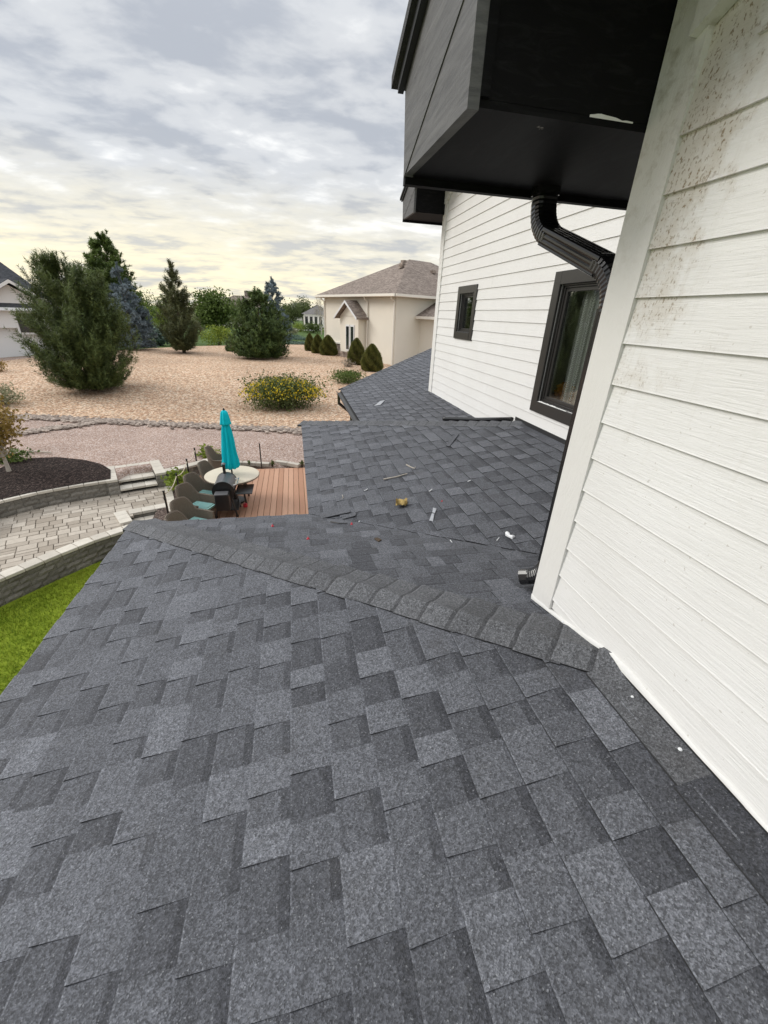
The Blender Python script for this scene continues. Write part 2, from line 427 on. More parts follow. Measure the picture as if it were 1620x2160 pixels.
def m_ground():
    t = MT('yard ground'); p = t.P(); x, y, z = t.sepx(p)
    v = t.vor(p, 42); w = t.sepx(v.outputs['Color'])[0]
    pth = t.ramp(w, [(.1, (.22, .15, .12)), (.45, (.35, .25, .20)), (.65, (.42, .315, .26)), (.95, (.54, .46, .42))])
    pth = t.mix(1.0, pth, t.rng(t.noise(p, .7, 5, .6), .3, .7, .88, 1.1), 'MULTIPLY')
    gr = t.mix(t.noise(p, .35, 5, .65), (.045, .085, .022), (.11, .16, .045))
    gr = t.mix(1.0, gr, t.rng(t.noise(p, 9, 4, .7), .3, .7, .75, 1.2), 'MULTIPLY')
    far = t.rng(t.math('ADD', y, t.math('MULTIPLY', t.noise(p, .2, 3, .5), 4)), 36, 39)
    c = t.mix(far, pth, gr)
    t.bump(v.outputs['Distance'], .5, .01); return t.end(c, .9, .15)
M['ground'] = m_ground()
def m_lawn():
    t = MT('lawn soil and grass'); p = t.P()
    c = t.mix(t.noise(p, 2.2, 6, .65), (.12, .18, .012), (.24, .29, .03)); return t.end(c, .9, .1)
M['lawn'] = m_lawn()
M['grass'] = leafmat('grass blades', (.15, .23, .016), (.38, .42, .05), .6, .35)
M['stucco'] = plain('beige stucco', (.77, .72, .62), .85, .2, 0, .06, .6, .4)
M['stuccotrim'] = plain('cream trim', (.80, .76, .68), .6, .3, 0, .05, 3)
def m_farroof(name, a, b, sc=9):
    t = MT(name); p = t.P(); v = t.vor(t.map(p, (1, 1, 2.5)), sc); c = t.mix(t.sepx(v.outputs['Color'])[0], a, b)
    c = t.mix(1.0, c, t.rng(t.noise(p, .5, 4, .6), .3, .7, .9, 1.1), 'MULTIPLY')
    t.bump(v.outputs['Distance'], .5, .05); return t.end(c, .9, .15)
M['brownroof'] = m_farroof('brown shingle roof', (.16, .128, .108), (.29, .24, .205), 6)
M['greyroof'] = m_farroof('dark grey shingle roof', (.055, .058, .064), (.085, .088, .095), 7)
M['paleroof'] = m_farroof('slate roof', (.15, .14, .135), (.22, .21, .20), 3)
M['white'] = plain('white render', (.74, .74, .73), .7, .3, 0, .05, 1)
M['wain'] = m_gravel('stone wainscot', [(.1, (.22, .17, .14)), (.5, (.36, .29, .24)), (.9, (.50, .42, .36))], 3.2, .6, .05)
M['bark'] = plain('brown bark', (.10, .075, .055), .9, .1, 0, .3, 14, .8)
M['palebark'] = plain('pale bark', (.50, .44, .37), .85, .1, 0, .25, 10, .5)
M['teal'] = plain('turquoise umbrella canvas', (.0, .47, .56), .75, .2, 0, .10, 8, .15)
M['aqua'] = plain('pale aqua cushion', (.36, .66, .62), .85, .15, 0, .08, 10, .2)
def m_wicker():
    t = MT('brown wicker'); p = t.O(); w = t.nd('ShaderNodeTexWave', wave_type='BANDS', bands_direction='Z'); t.put(w.inputs['Vector'], p); w.inputs['Scale'].default_value = 14; w.inputs['Distortion'].default_value = 1.5
    c = t.mix(t.math('MULTIPLY', w.outputs[0], t.noise(p, 60, 3, .6)), (.10, .078, .058), (.36, .30, .235)); t.bump(w.outputs[0], .6, .01); return t.end(c, .7, .25)
M['wicker'] = m_wicker()
M['tabletop'] = plain('sand coloured table top', (.62, .55, .43), .5, .35, 0, .08, 7)
M['metal'] = plain('dark metal', (.022, .02, .019), .45, .5, .2, .2, 9)
M['grillblack'] = plain('black enamel', (.014, .014, .015), .3, .5, 0, .2, 6)
M['grillgrey'] = plain('brushed grey steel lid', (.16, .16, .165), .42, .5, .6, .15, 12)
M['silver'] = plain('polished steel', (.62, .62, .63), .25, .5, .9, .1, 6)
M['red'] = plain('red plastic', (.55, .03, .05), .4, .4)
M['rope'] = plain('pale rope', (.55, .47, .36), .9, .1)
M['scrapwhite'] = plain('white plastic scrap', (.82, .83, .84), .5, .4)
M['silvertape'] = plain('silver grey tape', (.42, .43, .45), .35, .5, .4, .3, 30)
M['leafbrown'] = plain('crumpled tan leaf', (.40, .29, .11), .7, .2, 0, .5, 45, .5)
M['twig'] = plain('pale dry twig', (.45, .41, .35), .8, .2, 0, .3, 40)

# ================================================================== THE HOUSE
T = math.tan(R(12.873)); TH = R(12.873)
ZE = -1.735                       # height of all low eaves
XA, YB, XC, YE, XD = -1.480, 3.520, .055, 7.132, 1.096
XW, YW, XF, YF = 1.12, 1.452, 2.703, 8.24
house = thing('house', (1.9, 3.2, -4.95), 'white lap sided house with dark grey shingle hip roofs and black boxed eaves', 'house')
EXPO = .143
def sl(kind, X, Y):
    """height of a roof plane: 'A','C','D' fall to -x from their eave, 'B','E' fall to +y"""
    if kind == 'A': return ZE+T*(X-XA)
    if kind == 'C': return ZE+T*(X-XC)
    if kind == 'D': return ZE+T*(X-XD)
    if kind == 'B': return ZE+T*(YB-Y)
    if kind == 'E': return ZE+T*(YE-Y)
cs, sn = math.cos(TH), math.sin(TH)
def frame(kind):
    if kind in 'ACD':
        x0 = {'A': XA, 'C': XC, 'D': XD}[kind]
        return Vector((x0, 0, ZE)), Vector((0, 1, 0)), Vector((cs, 0, sn)), Vector((-sn, 0, cs))
    y0 = {'B': YB, 'E': YE}[kind]
    return Vector((0, y0, ZE)), Vector((1, 0, 0)), Vector((0, -cs, sn)), Vector((0, sn, cs))
ic = 1/cs
# plan outlines of the planes (x, y)
h1 = XA+YB                         # hip 1: x + y = h1
v1 = XC+YB                         # valley: x + y = v1
h2 = XC+YE                         # hip 2
v2 = XD+YE                         # valley E/D
YD = 10.50                         # far corner of D's eave; hip y - x = YD - XD
hD = YD-XD
plan = {
 'A': [(XA, -2.2), (XW+.02, -2.2), (XW+.02, h1-XW-.02), (XA, YB)],
 'B': [(XA, YB), (XW+.02, h1-XW-.02), (2.12, YW-.02), (XC, YB)],
 'C': [(XC, YB), (2.1, v1-2.1), (XF+.02, YW-.02+.02), (XF+.02, h2-XF-.02), (XC, YE)],
 'E': [(XC, YE), (XF+.02, h2-XF-.02), (XF+.02, v2-XF-.02), (XD, YE)],
 'D': [(XD, YE), (XF+.02, v2-XF-.02), (6.2, 5.2), (6.2, hD+6.2), (XD, YD)],
}
SLOPE_LABEL = {'A': 'roof slope falling to the left eave, broad dark grey shingles', 'B': 'roof slope between hip and valley'}
slopes = {}
def uv(kind, x, y):
    if kind in 'ACD': return (y, (x-{'A': XA, 'C': XC, 'D': XD}[kind])*ic)
    return (x, ({'B': YB, 'E': YE}[kind]-y)*ic)
for k, poly in plan.items():
    b = MB(); top = [(x, y, sl(k, x, y)-.006) for x, y in poly]; bot = [(x, y, z-.09) for x, y, z in top]
    n = len(poly); b.add(top+bot, [tuple(range(n)), tuple(range(2*n-1, n-1, -1))]+[(i, n+i, n+(i+1) % n, (i+1) % n) for i in range(n)], -1)
    slopes[k] = b.build('roof_slope', M['shingle'], house)
pieces = []
def half_planes(k):
    """convex clip planes in (u,v)"""
    P = [uv(k, x, y) for x, y in plan[k]]
    cx = sum(p[0] for p in P)/len(P); cy = sum(p[1] for p in P)/len(P)
    out = []
    for i in range(len(P)):
        a, b = P[i], P[(i+1) % len(P)]
        nx, ny = b[1]-a[1], a[0]-b[0]; l = math.hypot(nx, ny)
        if l < 1e-6: continue
        nx /= l; ny /= l; c = nx*a[0]+ny*a[1]
        if nx*cx+ny*cy > c: nx, ny, c = -nx, -ny, -c
        out.append((nx, ny, c))
    return out
WID = [.095, .115, .135, .15, .165, .185, .21]
def tab_piece(k, O, U, V, N, poly, v0, hb, tone, band, HP, lift):
    for (nx, ny, c) in HP:
        poly = clip(poly, (nx, ny), c)
        if len(poly) < 3: return None
    if area2(poly) < 2e-4: return None
    b = MB()
    def hgt(v): return lift + hb*(1-(v-v0)/(EXPO*1.02))+.0008
    def put(pl, tn, sides):
        if len(pl) < 3 or area2(pl) < 2e-5: return
        n = len(pl)
        tp = [O+U*u+V*v+N*hgt(v) for u, v in pl]; bt = [O+U*u+V*v-N*.005 for u, v in pl]
        fs = [tuple(range(n))]; tt = [tn]
        for i in range(n):
            fs.append((i, n+i, n+(i+1) % n, (i+1) % n)); tt.append(-1 if abs(pl[i][1]-pl[(i+1) % n][1]) < .02 else -2)
        b.add(tp+bt, fs, tt)
    vs = v0+EXPO*.76; ve = v0+.0055
    put(clip(poly, (0, 1), ve), tone+.30, 1)  # highlight along the worn butt edge, painted as a lighter strip
    poly2 = clip(poly, (0, -1), -ve)
    if len(poly2) > 2:
        if band is not None:
            put(clip(poly2, (0, 1), vs), tone, 1)
            put(clip(poly2, (0, -1), -vs), band, 1)
        else: put(poly2, tone, 1)
    if not b.v: return None
    pts = [O+U*u+V*v for u, v in poly]; pr = [project(p) for p in pts]
    a = 0
    if min(p[2] for p in pr) > .15:
        cxp = np.mean([p[0] for p in pr]); cyp = np.mean([p[1] for p in pr])
        a = area2([(p[0], p[1]) for p in pr])
        if not (-60 < cxp < 1680 and -20 < cyp < 2230): a = 0
    return (a, k, b)
for k in 'ABCDE':
    O, U, V, N = frame(k); HP = half_planes(k)
    P = [uv(k, x, y) for x, y in plan[k]]
    u0, u1 = min(p[0] for p in P), max(p[0] for p in P); vmax = max(p[1] for p in P)
    rnd = random.Random({'A': 11, 'B': 22, 'C': 33, 'D': 44, 'E': 55}[k])
    for j in range(int(vmax/EXPO)+1):
        v0 = j*EXPO; u = u0-rnd.random()*.3; tooth = rnd.random() < .5; sk0 = 0
        vj = rnd.uniform(-.002, .002)
        while u < u1:
            w = rnd.choice(WID); sk1 = rnd.uniform(-.003, .003)
            q = [(u-sk0, v0+vj), (u+w-sk1, v0+vj), (u+w+sk1, v0+EXPO+.004), (u+sk0, v0+EXPO+.004)]
            if tooth:
                tone = rnd.choice([.44, .50, .56, .62, .70, .84])+rnd.uniform(-.06, .06); band = None; hb = .0095
            else:
                tone = rnd.choice([.18, .26, .32, .40, .50])+rnd.uniform(-.05, .05); band = max(.0, tone-.30); hb = .0045
            r = tab_piece(k, O, U, V, N, q, v0+vj, hb, tone, band, HP, .003 if k == 'C' else 0)
            if r: pieces.append(r)
            u += w; sk0 = sk1
            tooth = (not tooth) if rnd.random() < .93 else tooth
pieces.sort(key=lambda r: -r[0])
rest = {}
for i, (a, k, b) in enumerate(pieces):
    if i < 300 and a > 0: b.build('shingle', M['shingle'], slopes[k])
    else:
        r = rest.setdefault(k, MB()); r.add(b.v, b.f, b.t)
for k, r in rest.items(): r.build('shingle_field', M['shingle'], slopes[k], kind='stuff')

def sm(a, b, x):
    t = min(1, max(0, (x-a)/(b-a))); return t*t*(3-2*t)
# hip caps
def hip_caps(p0, d, length, aside, bside, wa, wb, parent, mat, expo=.145, lift0=.018, top=.0):
    p0 = Vector(p0); d = Vector(d).normalized(); n = int(length/expo)+1
    up = Vector((0, 0, 1))
    ws = [-wa, -wa*.66, -wa*.33, 0, wb*.16, wb*.33, wb*.55, wb*.78, wb]
    for i in range(n):
        s0 = i*expo+.04; s1 = s0+expo+.035; b = MB(); ja, jb = random.uniform(-.006, .006), random.uniform(-.012, .012)
        rows = []
        for s, h in ((s0, .013), (s0+.014, .0215), (s0+.5*expo, .016), (s0+.86*expo, .009), (s1, .002)):
            row = []
            for w in ws:
                ww = w+(ja if w < 0 else jb*(w/wb))
                q = p0+d*(s+random.uniform(-.0015, .0015)-.004*(w/wb)**2)+((aside*(-ww)) if ww < 0 else (bside*ww))+up*(.009+(h-.006)*(sm(-wa, -wa*.15, w) if w < 0 else 1-.35*(w/wb)**2)+lift0*math.exp(-(w/.055)**2))
                row.append(q)
            rows.append(row)
        m_ = len(ws); vs = [p for r_ in rows for p in r_]+[p-up*.03 for r_ in rows for p in r_]
        fs = []; tt = []; tn = random.uniform(.2, 1); nr = len(rows); bo_ = nr*m_
        for r_ in range(nr-1):
            for j in range(m_-1): fs.append((r_*m_+j, r_*m_+j+1, (r_+1)*m_+j+1, (r_+1)*m_+j)); tt.append(-.4 if r_ == nr-2 else (tn*.6+.4 if r_ == 0 else tn))  # last row toned dark: contact shade at the next cap's butt, painted in
        for j in range(m_-1): fs.append((j, bo_+j, bo_+j+1, j+1)); tt.append(-2)
        for r_ in range(nr-1):
            for e_ in (0, m_-1): i0, i1 = r_*m_+e_, (r_+1)*m_+e_; fs.append((i0, i1, bo_+i1, bo_+i0)); tt.append(-2 if e_ == 0 else -1)
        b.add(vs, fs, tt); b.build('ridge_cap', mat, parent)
q2 = 1/math.sqrt(2)
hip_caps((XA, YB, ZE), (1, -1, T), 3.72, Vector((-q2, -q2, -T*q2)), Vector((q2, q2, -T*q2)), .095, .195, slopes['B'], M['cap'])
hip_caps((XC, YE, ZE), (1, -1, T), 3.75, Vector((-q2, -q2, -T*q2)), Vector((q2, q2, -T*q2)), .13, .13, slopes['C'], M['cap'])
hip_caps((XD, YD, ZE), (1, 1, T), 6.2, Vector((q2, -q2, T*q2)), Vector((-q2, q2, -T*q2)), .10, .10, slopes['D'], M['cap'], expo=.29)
# cut course and flashing pieces laid along the wall foot
for i, (ya, yb) in enumerate([(.905, .50), (.50, .17), (.17, -.16), (-.16, -.5), (-.5, -.83), (-.83, -1.2)]):
    b = MB(); zz = lambda x: sl('A', x, 0)
    x0, x1 = XW-.125-.01*(i % 2), XW+.0
    lo = .0105-.0003*i
    b.add([(x0, ya, zz(x0)+lo), (x1, ya, zz(x1)+.010), (x1, yb, zz(x1)+.010), (x0, yb, zz(x0)+lo), (x0, ya, zz(x0)-.004), (x1, ya, zz(x1)-.004), (x1, yb, zz(x1)-.004), (x0, yb, zz(x0)-.004)],
          [(0, 1, 2, 3), (0, 3, 7, 4), (3, 2, 6, 7), (0, 4, 5, 1)], [[.25, .0, .35, .1][i % 4], -1, -1, -1])
    b.build('flashing_shingle', M['cap' if i == 0 else 'shingle'], slopes['A'])
for i in range(9):
    ya = 4.55-i*.36; yb = ya-.36
    b = MB(); zz = lambda x: sl('C', x, 0); x0, x1 = XF-.14, XF+.0
    b.add([(x0, ya, zz(x0)+.009), (x1, ya, zz(x1)+.009), (x1, yb, zz(x1)+.009), (x0, yb, zz(x0)+.009), (x0, ya, zz(x0)-.004), (x1, ya, zz(x1)-.004), (x1, yb, zz(x1)-.004), (x0, yb, zz(x0)-.004)],
          [(0, 1, 2, 3), (0, 3, 7, 4), (3, 2, 6, 7), (0, 4, 5, 1)], [random.choice([.1, .3, .5]), -1, -1, -1])
    b.build('flashing_shingle', M['shingle'], slopes['C'])
# eave fascia, gutter edges
def eave(k, p, q, parent):
    d = (Vector(q)-Vector(p)); nrm = Vector((-d.y, d.x, 0)).normalized()
    b = MB(); b.prism([Vector(p)+Vector((0, 0, -.02)), Vector(p)+Vector((0, 0, -.17)), Vector(p)+Vector((0, 0, -.17))-nrm*.03, Vector(p)+Vector((0, 0, -.02))-nrm*.03], d)
    b.build('eave_fascia', M['black'], parent, tones=False)
eave('A', (XA+.03, -2.2, ZE), (XA+.03, YB-.03, ZE), slopes['A'])
eave('B', (XA+.06, YB-.03, ZE), (XC, YB-.03, ZE), slopes['B'])
eave('C', (XC+.03, YB, ZE), (XC+.03, YE-.03, ZE), slopes['C'])
eave('E', (XC+.06, YE-.03, ZE), (XD, YE-.03, ZE), slopes['E'])
g = MB()   # half round gutter on the far low eave
pr = [(XD-.005-.055+.055*math.cos(a), 0, ZE-.012+.055*math.sin(a)-.0) for a in np.linspace(math.pi, 2*math.pi, 8)]
outer = [(x, YE+.15, z) for x, _, z in pr]; inn = [(XD-.06+.047*math.cos(a), YE+.15, ZE-.008+.047*math.sin(a)) for a in np.linspace(2*math.pi, math.pi, 8)]
g.prism(outer+inn, (0, YD-YE-.2, 0)); gut = g.build('gutter', M['flash'], slopes['D'], tones=False)
g = MB(); g.tube([(XD-.06, YD-.14, ZE-.06), (XD-.06, YD-.14, ZE-.30), (XD+.25, YD-.2, ZE-.55), (XD+.25, YD-.2, ZE-2.4)], .04, 8); g.build('gutter_outlet', M['pipe'], slopes['D'], tones=False)

# walls -------------------------------------------------------------
def wallbox(x0, x1, y0, y1, z0, z1, mat='siding'):
    b = MB(); b.box(x0, x1, y0, y1, z0, z1); return b.build('wall', M[mat], house, tones=False)
wallbox(-1.0, XW+.03, -2.2, 3.02, -4.95, ZE-.14)
wallbox(XW+.03, XF+.03, 1.38, 6.65, -4.95, ZE-.14)
wallbox(XF+.03, 6.2, 1.4, 10.0, -4.95, ZE-.14)
RV = .1365                            # siding reveal
nearwall = wallbox(XW, XW+.12, -2.2, YW, -1.35, 2.2)
# far wall has the two window openings cut from it: build it as a frame of boxes in one mesh
WIN = dict(y0=3.28, y1=4.25, z0=-.83, z1=.37); SWN = dict(y0=6.47, y1=7.03, z0=-.20, z1=.37)
fb = MB(); ys = [1.40, WIN['y0'], WIN['y1'], SWN['y0'], SWN['y1'], YF]
for i in range(5):
    if i == 1: segs = [(-2.3, WIN['z0']), (WIN['z1'], 3.6)]
    elif i == 3: segs = [(-2.3, SWN['z0']), (SWN['z1'], 3.6)]
    else: segs = [(-2.3, 3.6)]
    for z0, z1 in segs: fb.box(XF, XF+.14, ys[i], ys[i+1], z0, z1)
farwall = fb.build('wall', M['siding'], house, tones=False)
b = MB(); b.box(XW+.12, XF, 1.40, 1.452, -1.5, 3.0); b.build('wall', M['siding'], house, tones=False)     # return wall of the jog
b = MB(); b.box(XF+.14, 7.0, YF-.14, YF, -2.3, 3.6); b.build('wall', M['siding'], house, tones=False)     # far gable corner return
def board(X, y0, y1, z, parent, cut=None):
    """one lap board facing -x; lower edge at z"""
    b = MB(); zt = z+RV+.022
    xo, xi = X-.0165, X-.0035
    jz = random.uniform(-.0015, .0015)
    sec = [(X+.0, z+jz), (xo, z+jz), (xo+.0015, z+jz+.004), (xi, zt), (X+.0, zt)]
    b.prism([(x, y0, zz) for x, zz in sec], (0, y1-y0, 0), random.random())
    b.build('siding_board', M['siding'], parent, tones=False)
ztop = -1.146
k = 0
while ztop < 2.0:
    # boards stop under the sloping frieze
    ye = 1.307
    if ztop > .60: ye = min(1.302, 1.336-(ztop+RV-.69)/.40)
    if ztop > .80: ye = 1.05-(ztop-.80)/.40
    if k in (3, 8, 11):
        c_ = [-.35, .0, -.6][k % 3]; board(XW, -2.2, c_-.0012, ztop, nearwall); board(XW, c_+.0012, ye, ztop, nearwall)
    else: board(XW, -2.2, ye, ztop, nearwall)
    ztop += RV; k += 1
# wedge starter board over the hip foot
b = MB(); b.prism([(XW-.008, .72, -1.142), (XW-.008, 1.302, -1.142), (XW-.008, 1.302, sl('B', 0, 1.302)+.035), (XW-.008, .92, -1.155)], (.012, 0, 0)); b.build('siding_board', M['siding'], nearwall, tones=False)
z0 = -2.195; k = 0
while z0 < 3.3:
    zt = z0+RV+.02
    def cuts(y0, y1):
        holes = [(3.30, 4.34) if (z0+RV+.02 > -.80 and z0 < .35) else None, (6.39, 7.11) if (z0+RV+.02 > -.18 and z0 < .355) else None]
        segs = [(y0, y1)]
        for h in holes:
            if not h: continue
            ns = []
            for a, c in segs:
                if h[0] > a and h[1] < c: ns += [(a, h[0]-.0), (h[1]+.0, c)]
                else: ns.append((a, c))
            segs = ns
        return segs
    ye = 8.085
    if z0+RV > 1.74: ye = 8.10-(z0+RV-1.74)/.40
    for a, c in cuts(1.46, ye):
        j = {9: 5.6, 19: 5.9, 23: 6.9, 27: 5.2}.get(k)
        if j and a < j < c: board(XF, a, j-.0015, z0, farwall); board(XF, j+.0015, c, z0, farwall)
        else: board(XF, a, c, z0, farwall)
    z0 += RV; k += 1
# corner trims and friezes
def trimboard(poly, vec, parent, name='corner_trim', mat='trim'):
    b = MB(); b.prism(poly, vec); return b.build(name, M[mat], parent, tones=False)
trimboard([(XW-.020, 1.306, sl('B', 0, 1.302)+.03), (XW-.020, 1.448, sl('B', 0, 1.452)+.028), (XW-.020, 1.448, .95), (XW-.020, 1.306, .72)], (.020, 0, 0), nearwall)
trimboard([(XW+.001, 1.4525, sl('B', 0, 1.452)+.03), (XW+.13, 1.4525, sl('B', 0, 1.452)+.03), (XW+.13, 1.4525, .95), (XW+.001, 1.4525, .95)], (0, .006, 0), nearwall)
trimboard([(XF-.026, 8.085, -2.25), (XF-.026, YF+.024, -2.25), (XF-.026, YF+.024, 1.95), (XF-.026, 8.085, 1.75)], (.026, 0, 0), farwall)
# sloping frieze boards under the rakes
def frieze(X, y, z, slope, length, depth, parent, th=.045):
    trimboard([(X-th, y, z), (X-th, y-length, z+slope*length), (X-th, y-length, z+slope*length+depth), (X-th, y, z+depth)], (th-.002, 0, 0), parent, 'frieze_board')
frieze(XW, 1.336, .700, .40, 3.5, .30, nearwall)
frieze(XF, 8.19, 1.755, .40, 6.7, .30, farwall)
# irregular white caulk bead along the wall foot
b = MB(); pts = []
for y in np.linspace(1.45, -2.1, 70):
    zz = min(sl('A', XW, y), sl('B', XW, y))
    w = .020+.010*math.sin(y*9)+random.uniform(-.004, .006) if y > .4 else .006+random.uniform(-.002, .003)
    pts.append((y, zz+.010, w))
vs = []; fs = []
for i, (y, zz, w) in enumerate(pts):
    vs += [(XW-.019, y, zz), (XW-.022, y, zz+w), (XW-.003, y, zz+w+.004)]
    if i: o_ = 3*i; fs += [(o_-3, o_, o_+1, o_-2), (o_-2, o_+1, o_+2, o_-1)]
b.add(vs, fs); b.build('caulk_bead', M['caulk'], nearwall, tones=False, smooth=True)
b = MB(); b.prism([(XW-.02, .93, -1.150), (XW-.02, -2.2, -1.150), (XW-.02, -2.2, -1.128), (XW-.02, .93, -1.128)], (.02, 0, 0)); b.build('step_flashing', M['flash'], nearwall, tones=False)
b = MB(); b.prism([(XF-.02, 4.66, sl('C', XF, 0)+.004), (XF-.02, 1.5, sl('C', XF, 0)+.004), (XF-.02, 1.5, sl('C', XF, 0)+.05), (XF-.02, 4.66, sl('C', XF, 0)+.05)], (.02, 0, 0)); b.build('step_flashing', M['flash'], farwall, tones=False)

# boxed eaves -------------------------------------------------------
def boxed_eave(X0, X1, y0, y1, zb, ztopfar, slope, rise, xend, depth=.32):
    """return box below a rake that climbs towards -y; X0 outer face, X1 wall"""
    e = thing('boxed_eave', (X0, y0, zb), parent=house); e.matrix_parent_inverse = wmat(house).inverted()
    th = .035
    # end gusset (pork chop) in the plane x = X0
    b = MB(); zs = lambda y: zb+.028+slope*(y1-.02-y)                  # seam below the rake board
    b.prism([(X0, y0, zb), (X0, y1-.02, zb+.02), (X0, y0, zs(y0))], (th, 0, 0)); b.build('gusset', M['lit'], e, tones=False)
    yr = y0-rise                                                        # rake runs on behind
    zr = lambda y: ztopfar+slope*(y1+.05-y)
    b = MB(); b.prism([(X0-.004, y1, zb+.012), (X0-.004, y1+.05, ztopfar), (X0-.004, yr, zr(yr)), (X0-.004, yr, zs(yr)+.004)], (th+.004, 0, 0)); b.build('rake_board', M['lit'], e, tones=False)
    # closing board facing the yard side, with trim strip on its outer edge
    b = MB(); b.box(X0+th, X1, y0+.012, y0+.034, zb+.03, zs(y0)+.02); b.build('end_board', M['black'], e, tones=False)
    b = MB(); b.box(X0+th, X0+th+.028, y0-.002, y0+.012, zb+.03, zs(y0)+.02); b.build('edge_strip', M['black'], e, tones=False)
    # level underside, in three boards
    ww = (y1-y0)/3
    for i in range(3):
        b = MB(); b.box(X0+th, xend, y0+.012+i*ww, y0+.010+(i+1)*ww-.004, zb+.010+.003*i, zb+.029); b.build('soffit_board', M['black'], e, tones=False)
    # front fascia of the eave
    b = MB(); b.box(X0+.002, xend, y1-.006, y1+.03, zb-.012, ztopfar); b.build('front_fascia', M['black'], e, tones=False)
    # sloping soffit and roof deck over the rake
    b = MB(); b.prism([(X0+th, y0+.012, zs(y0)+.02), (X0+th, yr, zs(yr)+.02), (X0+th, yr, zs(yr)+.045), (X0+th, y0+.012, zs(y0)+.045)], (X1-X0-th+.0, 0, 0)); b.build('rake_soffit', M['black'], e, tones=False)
    b = MB(); b.prism([(X0-.05, y1+.11, zr(y1+.11)+.012), (X0-.05, yr, zr(yr)+.012), (X0-.05, yr, zr(yr)+.05), (X0-.05, y1+.11, zr(y1+.11)+.05)], (xend-X0+.05, 0, 0), -1); b.build('roof_deck', M['shingle'], e)
    b = MB(); b.prism([(X0-.03, y1+.07, zr(y1+.07)-.03), (X0-.03, yr, zr(yr)-.03), (X0-.03, yr, zr(yr)+.010), (X0-.03, y1+.07, zr(y1+.07)+.010)], (.024, 0, 0)); b.build('drip_edge', M['flash'], e, tones=False)
    return e
be1 = boxed_eave(.510, XW-.001, 1.440, 2.160, .530, .872, .40, 3.6, 2.60)
be2 = boxed_eave(2.120, XF-.001, 8.19, 8.95, 1.60, 1.94, .40, 6.5, 7.0)

b = MB(); pk = []
for i in range(13):
    t_ = i/12; x_ = .90+.15*t_; w_ = .008*math.sin(math.pi*min(1, t_*1.25+.05))*(1-.55*t_)+random.uniform(0, .002)
    pk.append((x_, w_))
b.add([(x_, 1.4500, .556) for x_, w_ in pk]+[(x_, 1.4500, .559+w_) for x_, w_ in pk], [(i, i+1, 14+i, 13+i) for i in range(12)]); b.build('peeled_paint', M['caulk'], be1, tones=False)
# downspout ---------------------------------------------------------
def rounded(w, d, r=.024):
    pts = []
    for sx, sy, a0 in ((1, 1, 0), (-1, 1, 90), (-1, -1, 180), (1, -1, 270)):
        for a in (0, 45, 90):
            pts.append((sx*(w/2-r)+r*math.cos(R(a0+a)), sy*(d/2-r)+r*math.sin(R(a0+a))))
    return pts
def ribbed(w, d, ribs=3):
    """rectangular section with grooves in all four faces"""
    out = []
    def side(x0, y0, x1, y1, nx, ny):
        n = 12
        for i in range(n):
            t = i/n; dep = -.0018 if (i % 3 == 1 and 1 < i < n-1) else 0
            cr = .010 if i == 0 else (.002 if i in (1, n-1) else 0); out.append((x0+(x1-x0)*t+nx*(dep-cr*.5), y0+(y1-y0)*t+ny*(dep-cr*.5)))
    side(w/2, -d/2, w/2, d/2, 1, 0); side(w/2, d/2, -w/2, d/2, 0, 1); side(-w/2, d/2, -w/2, -d/2, -1, 0); side(-w/2, -d/2, w/2, -d/2, 0, -1)
    return out
ds = thing('downspout', (1.155, 1.5, -1.2), parent=house); ds.matrix_parent_inverse = wmat(house).inverted()
A_, B_, C_, D_ = Vector((1.15, 2.085, .56)), Vector((1.15, 2.085, .385)), Vector((1.200, 1.510, .165)), Vector((1.212, 1.510, -1.165))
PW, PD = .104, .078
def seg(name, pts, rad=1.0, prof=None, smooth=False):
    b = MB(); b.tube(pts, rad, prof=prof or rounded(PW, PD), caps=True); b.build(name, M['pipe'], ds, tones=False, smooth=smooth)
def bend(p, q, r, name, a=.125, n=25):
    """crimped elbow at q between p and r"""
    d0 = (q-p).normalized(); d1 = (r-q).normalized(); s, e = q-d0*a, q+d1*a
    pts = []; rad = []
    for i in range(n):
        t = i/(n-1); pts.append(s*(1-t)**2+q*2*t*(1-t)+e*t*t); rad.append(1.022 if i % 2 else .988)
    rad[0] = rad[-1] = 1.0
    seg(name, pts, rad); return s, e
s1, e1 = bend(A_, B_, C_, 'elbow', .13); s2, e2 = bend(B_, C_, D_, 'elbow', .13)
seg('pipe', [A_, s1+(s1-A_)*.02], 1.0, ribbed(PW, PD))
seg('pipe', [e1-(C_-B_).normalized()*.03, e1+(s2-e1)*.12, e1+(s2-e1)*.88, s2+(C_-B_).normalized()*.03], [1.0, 1.0, 1.0, 1.0], ribbed(PW, PD))
F_ = Vector((1.150, 1.61, -1.235)); s3, e3 = bend(C_, D_, F_, 'elbow', .095, 23)
seg('pipe', [e2-Vector((0, 0, -.02)), e2.lerp(s3, .5), s3-Vector((0, 0, .02))], 1.0, ribbed(PW, PD))
seg('spout', [e3-(F_-D_).normalized()*.01, F_], [1.0, 1.06])
for z in (-.2, -.95):
    b = MB(); b.box(1.17, 1.30, 1.4585, 1.4615, z, z+.025); b.build('strap', M['pipe'], ds, tones=False)

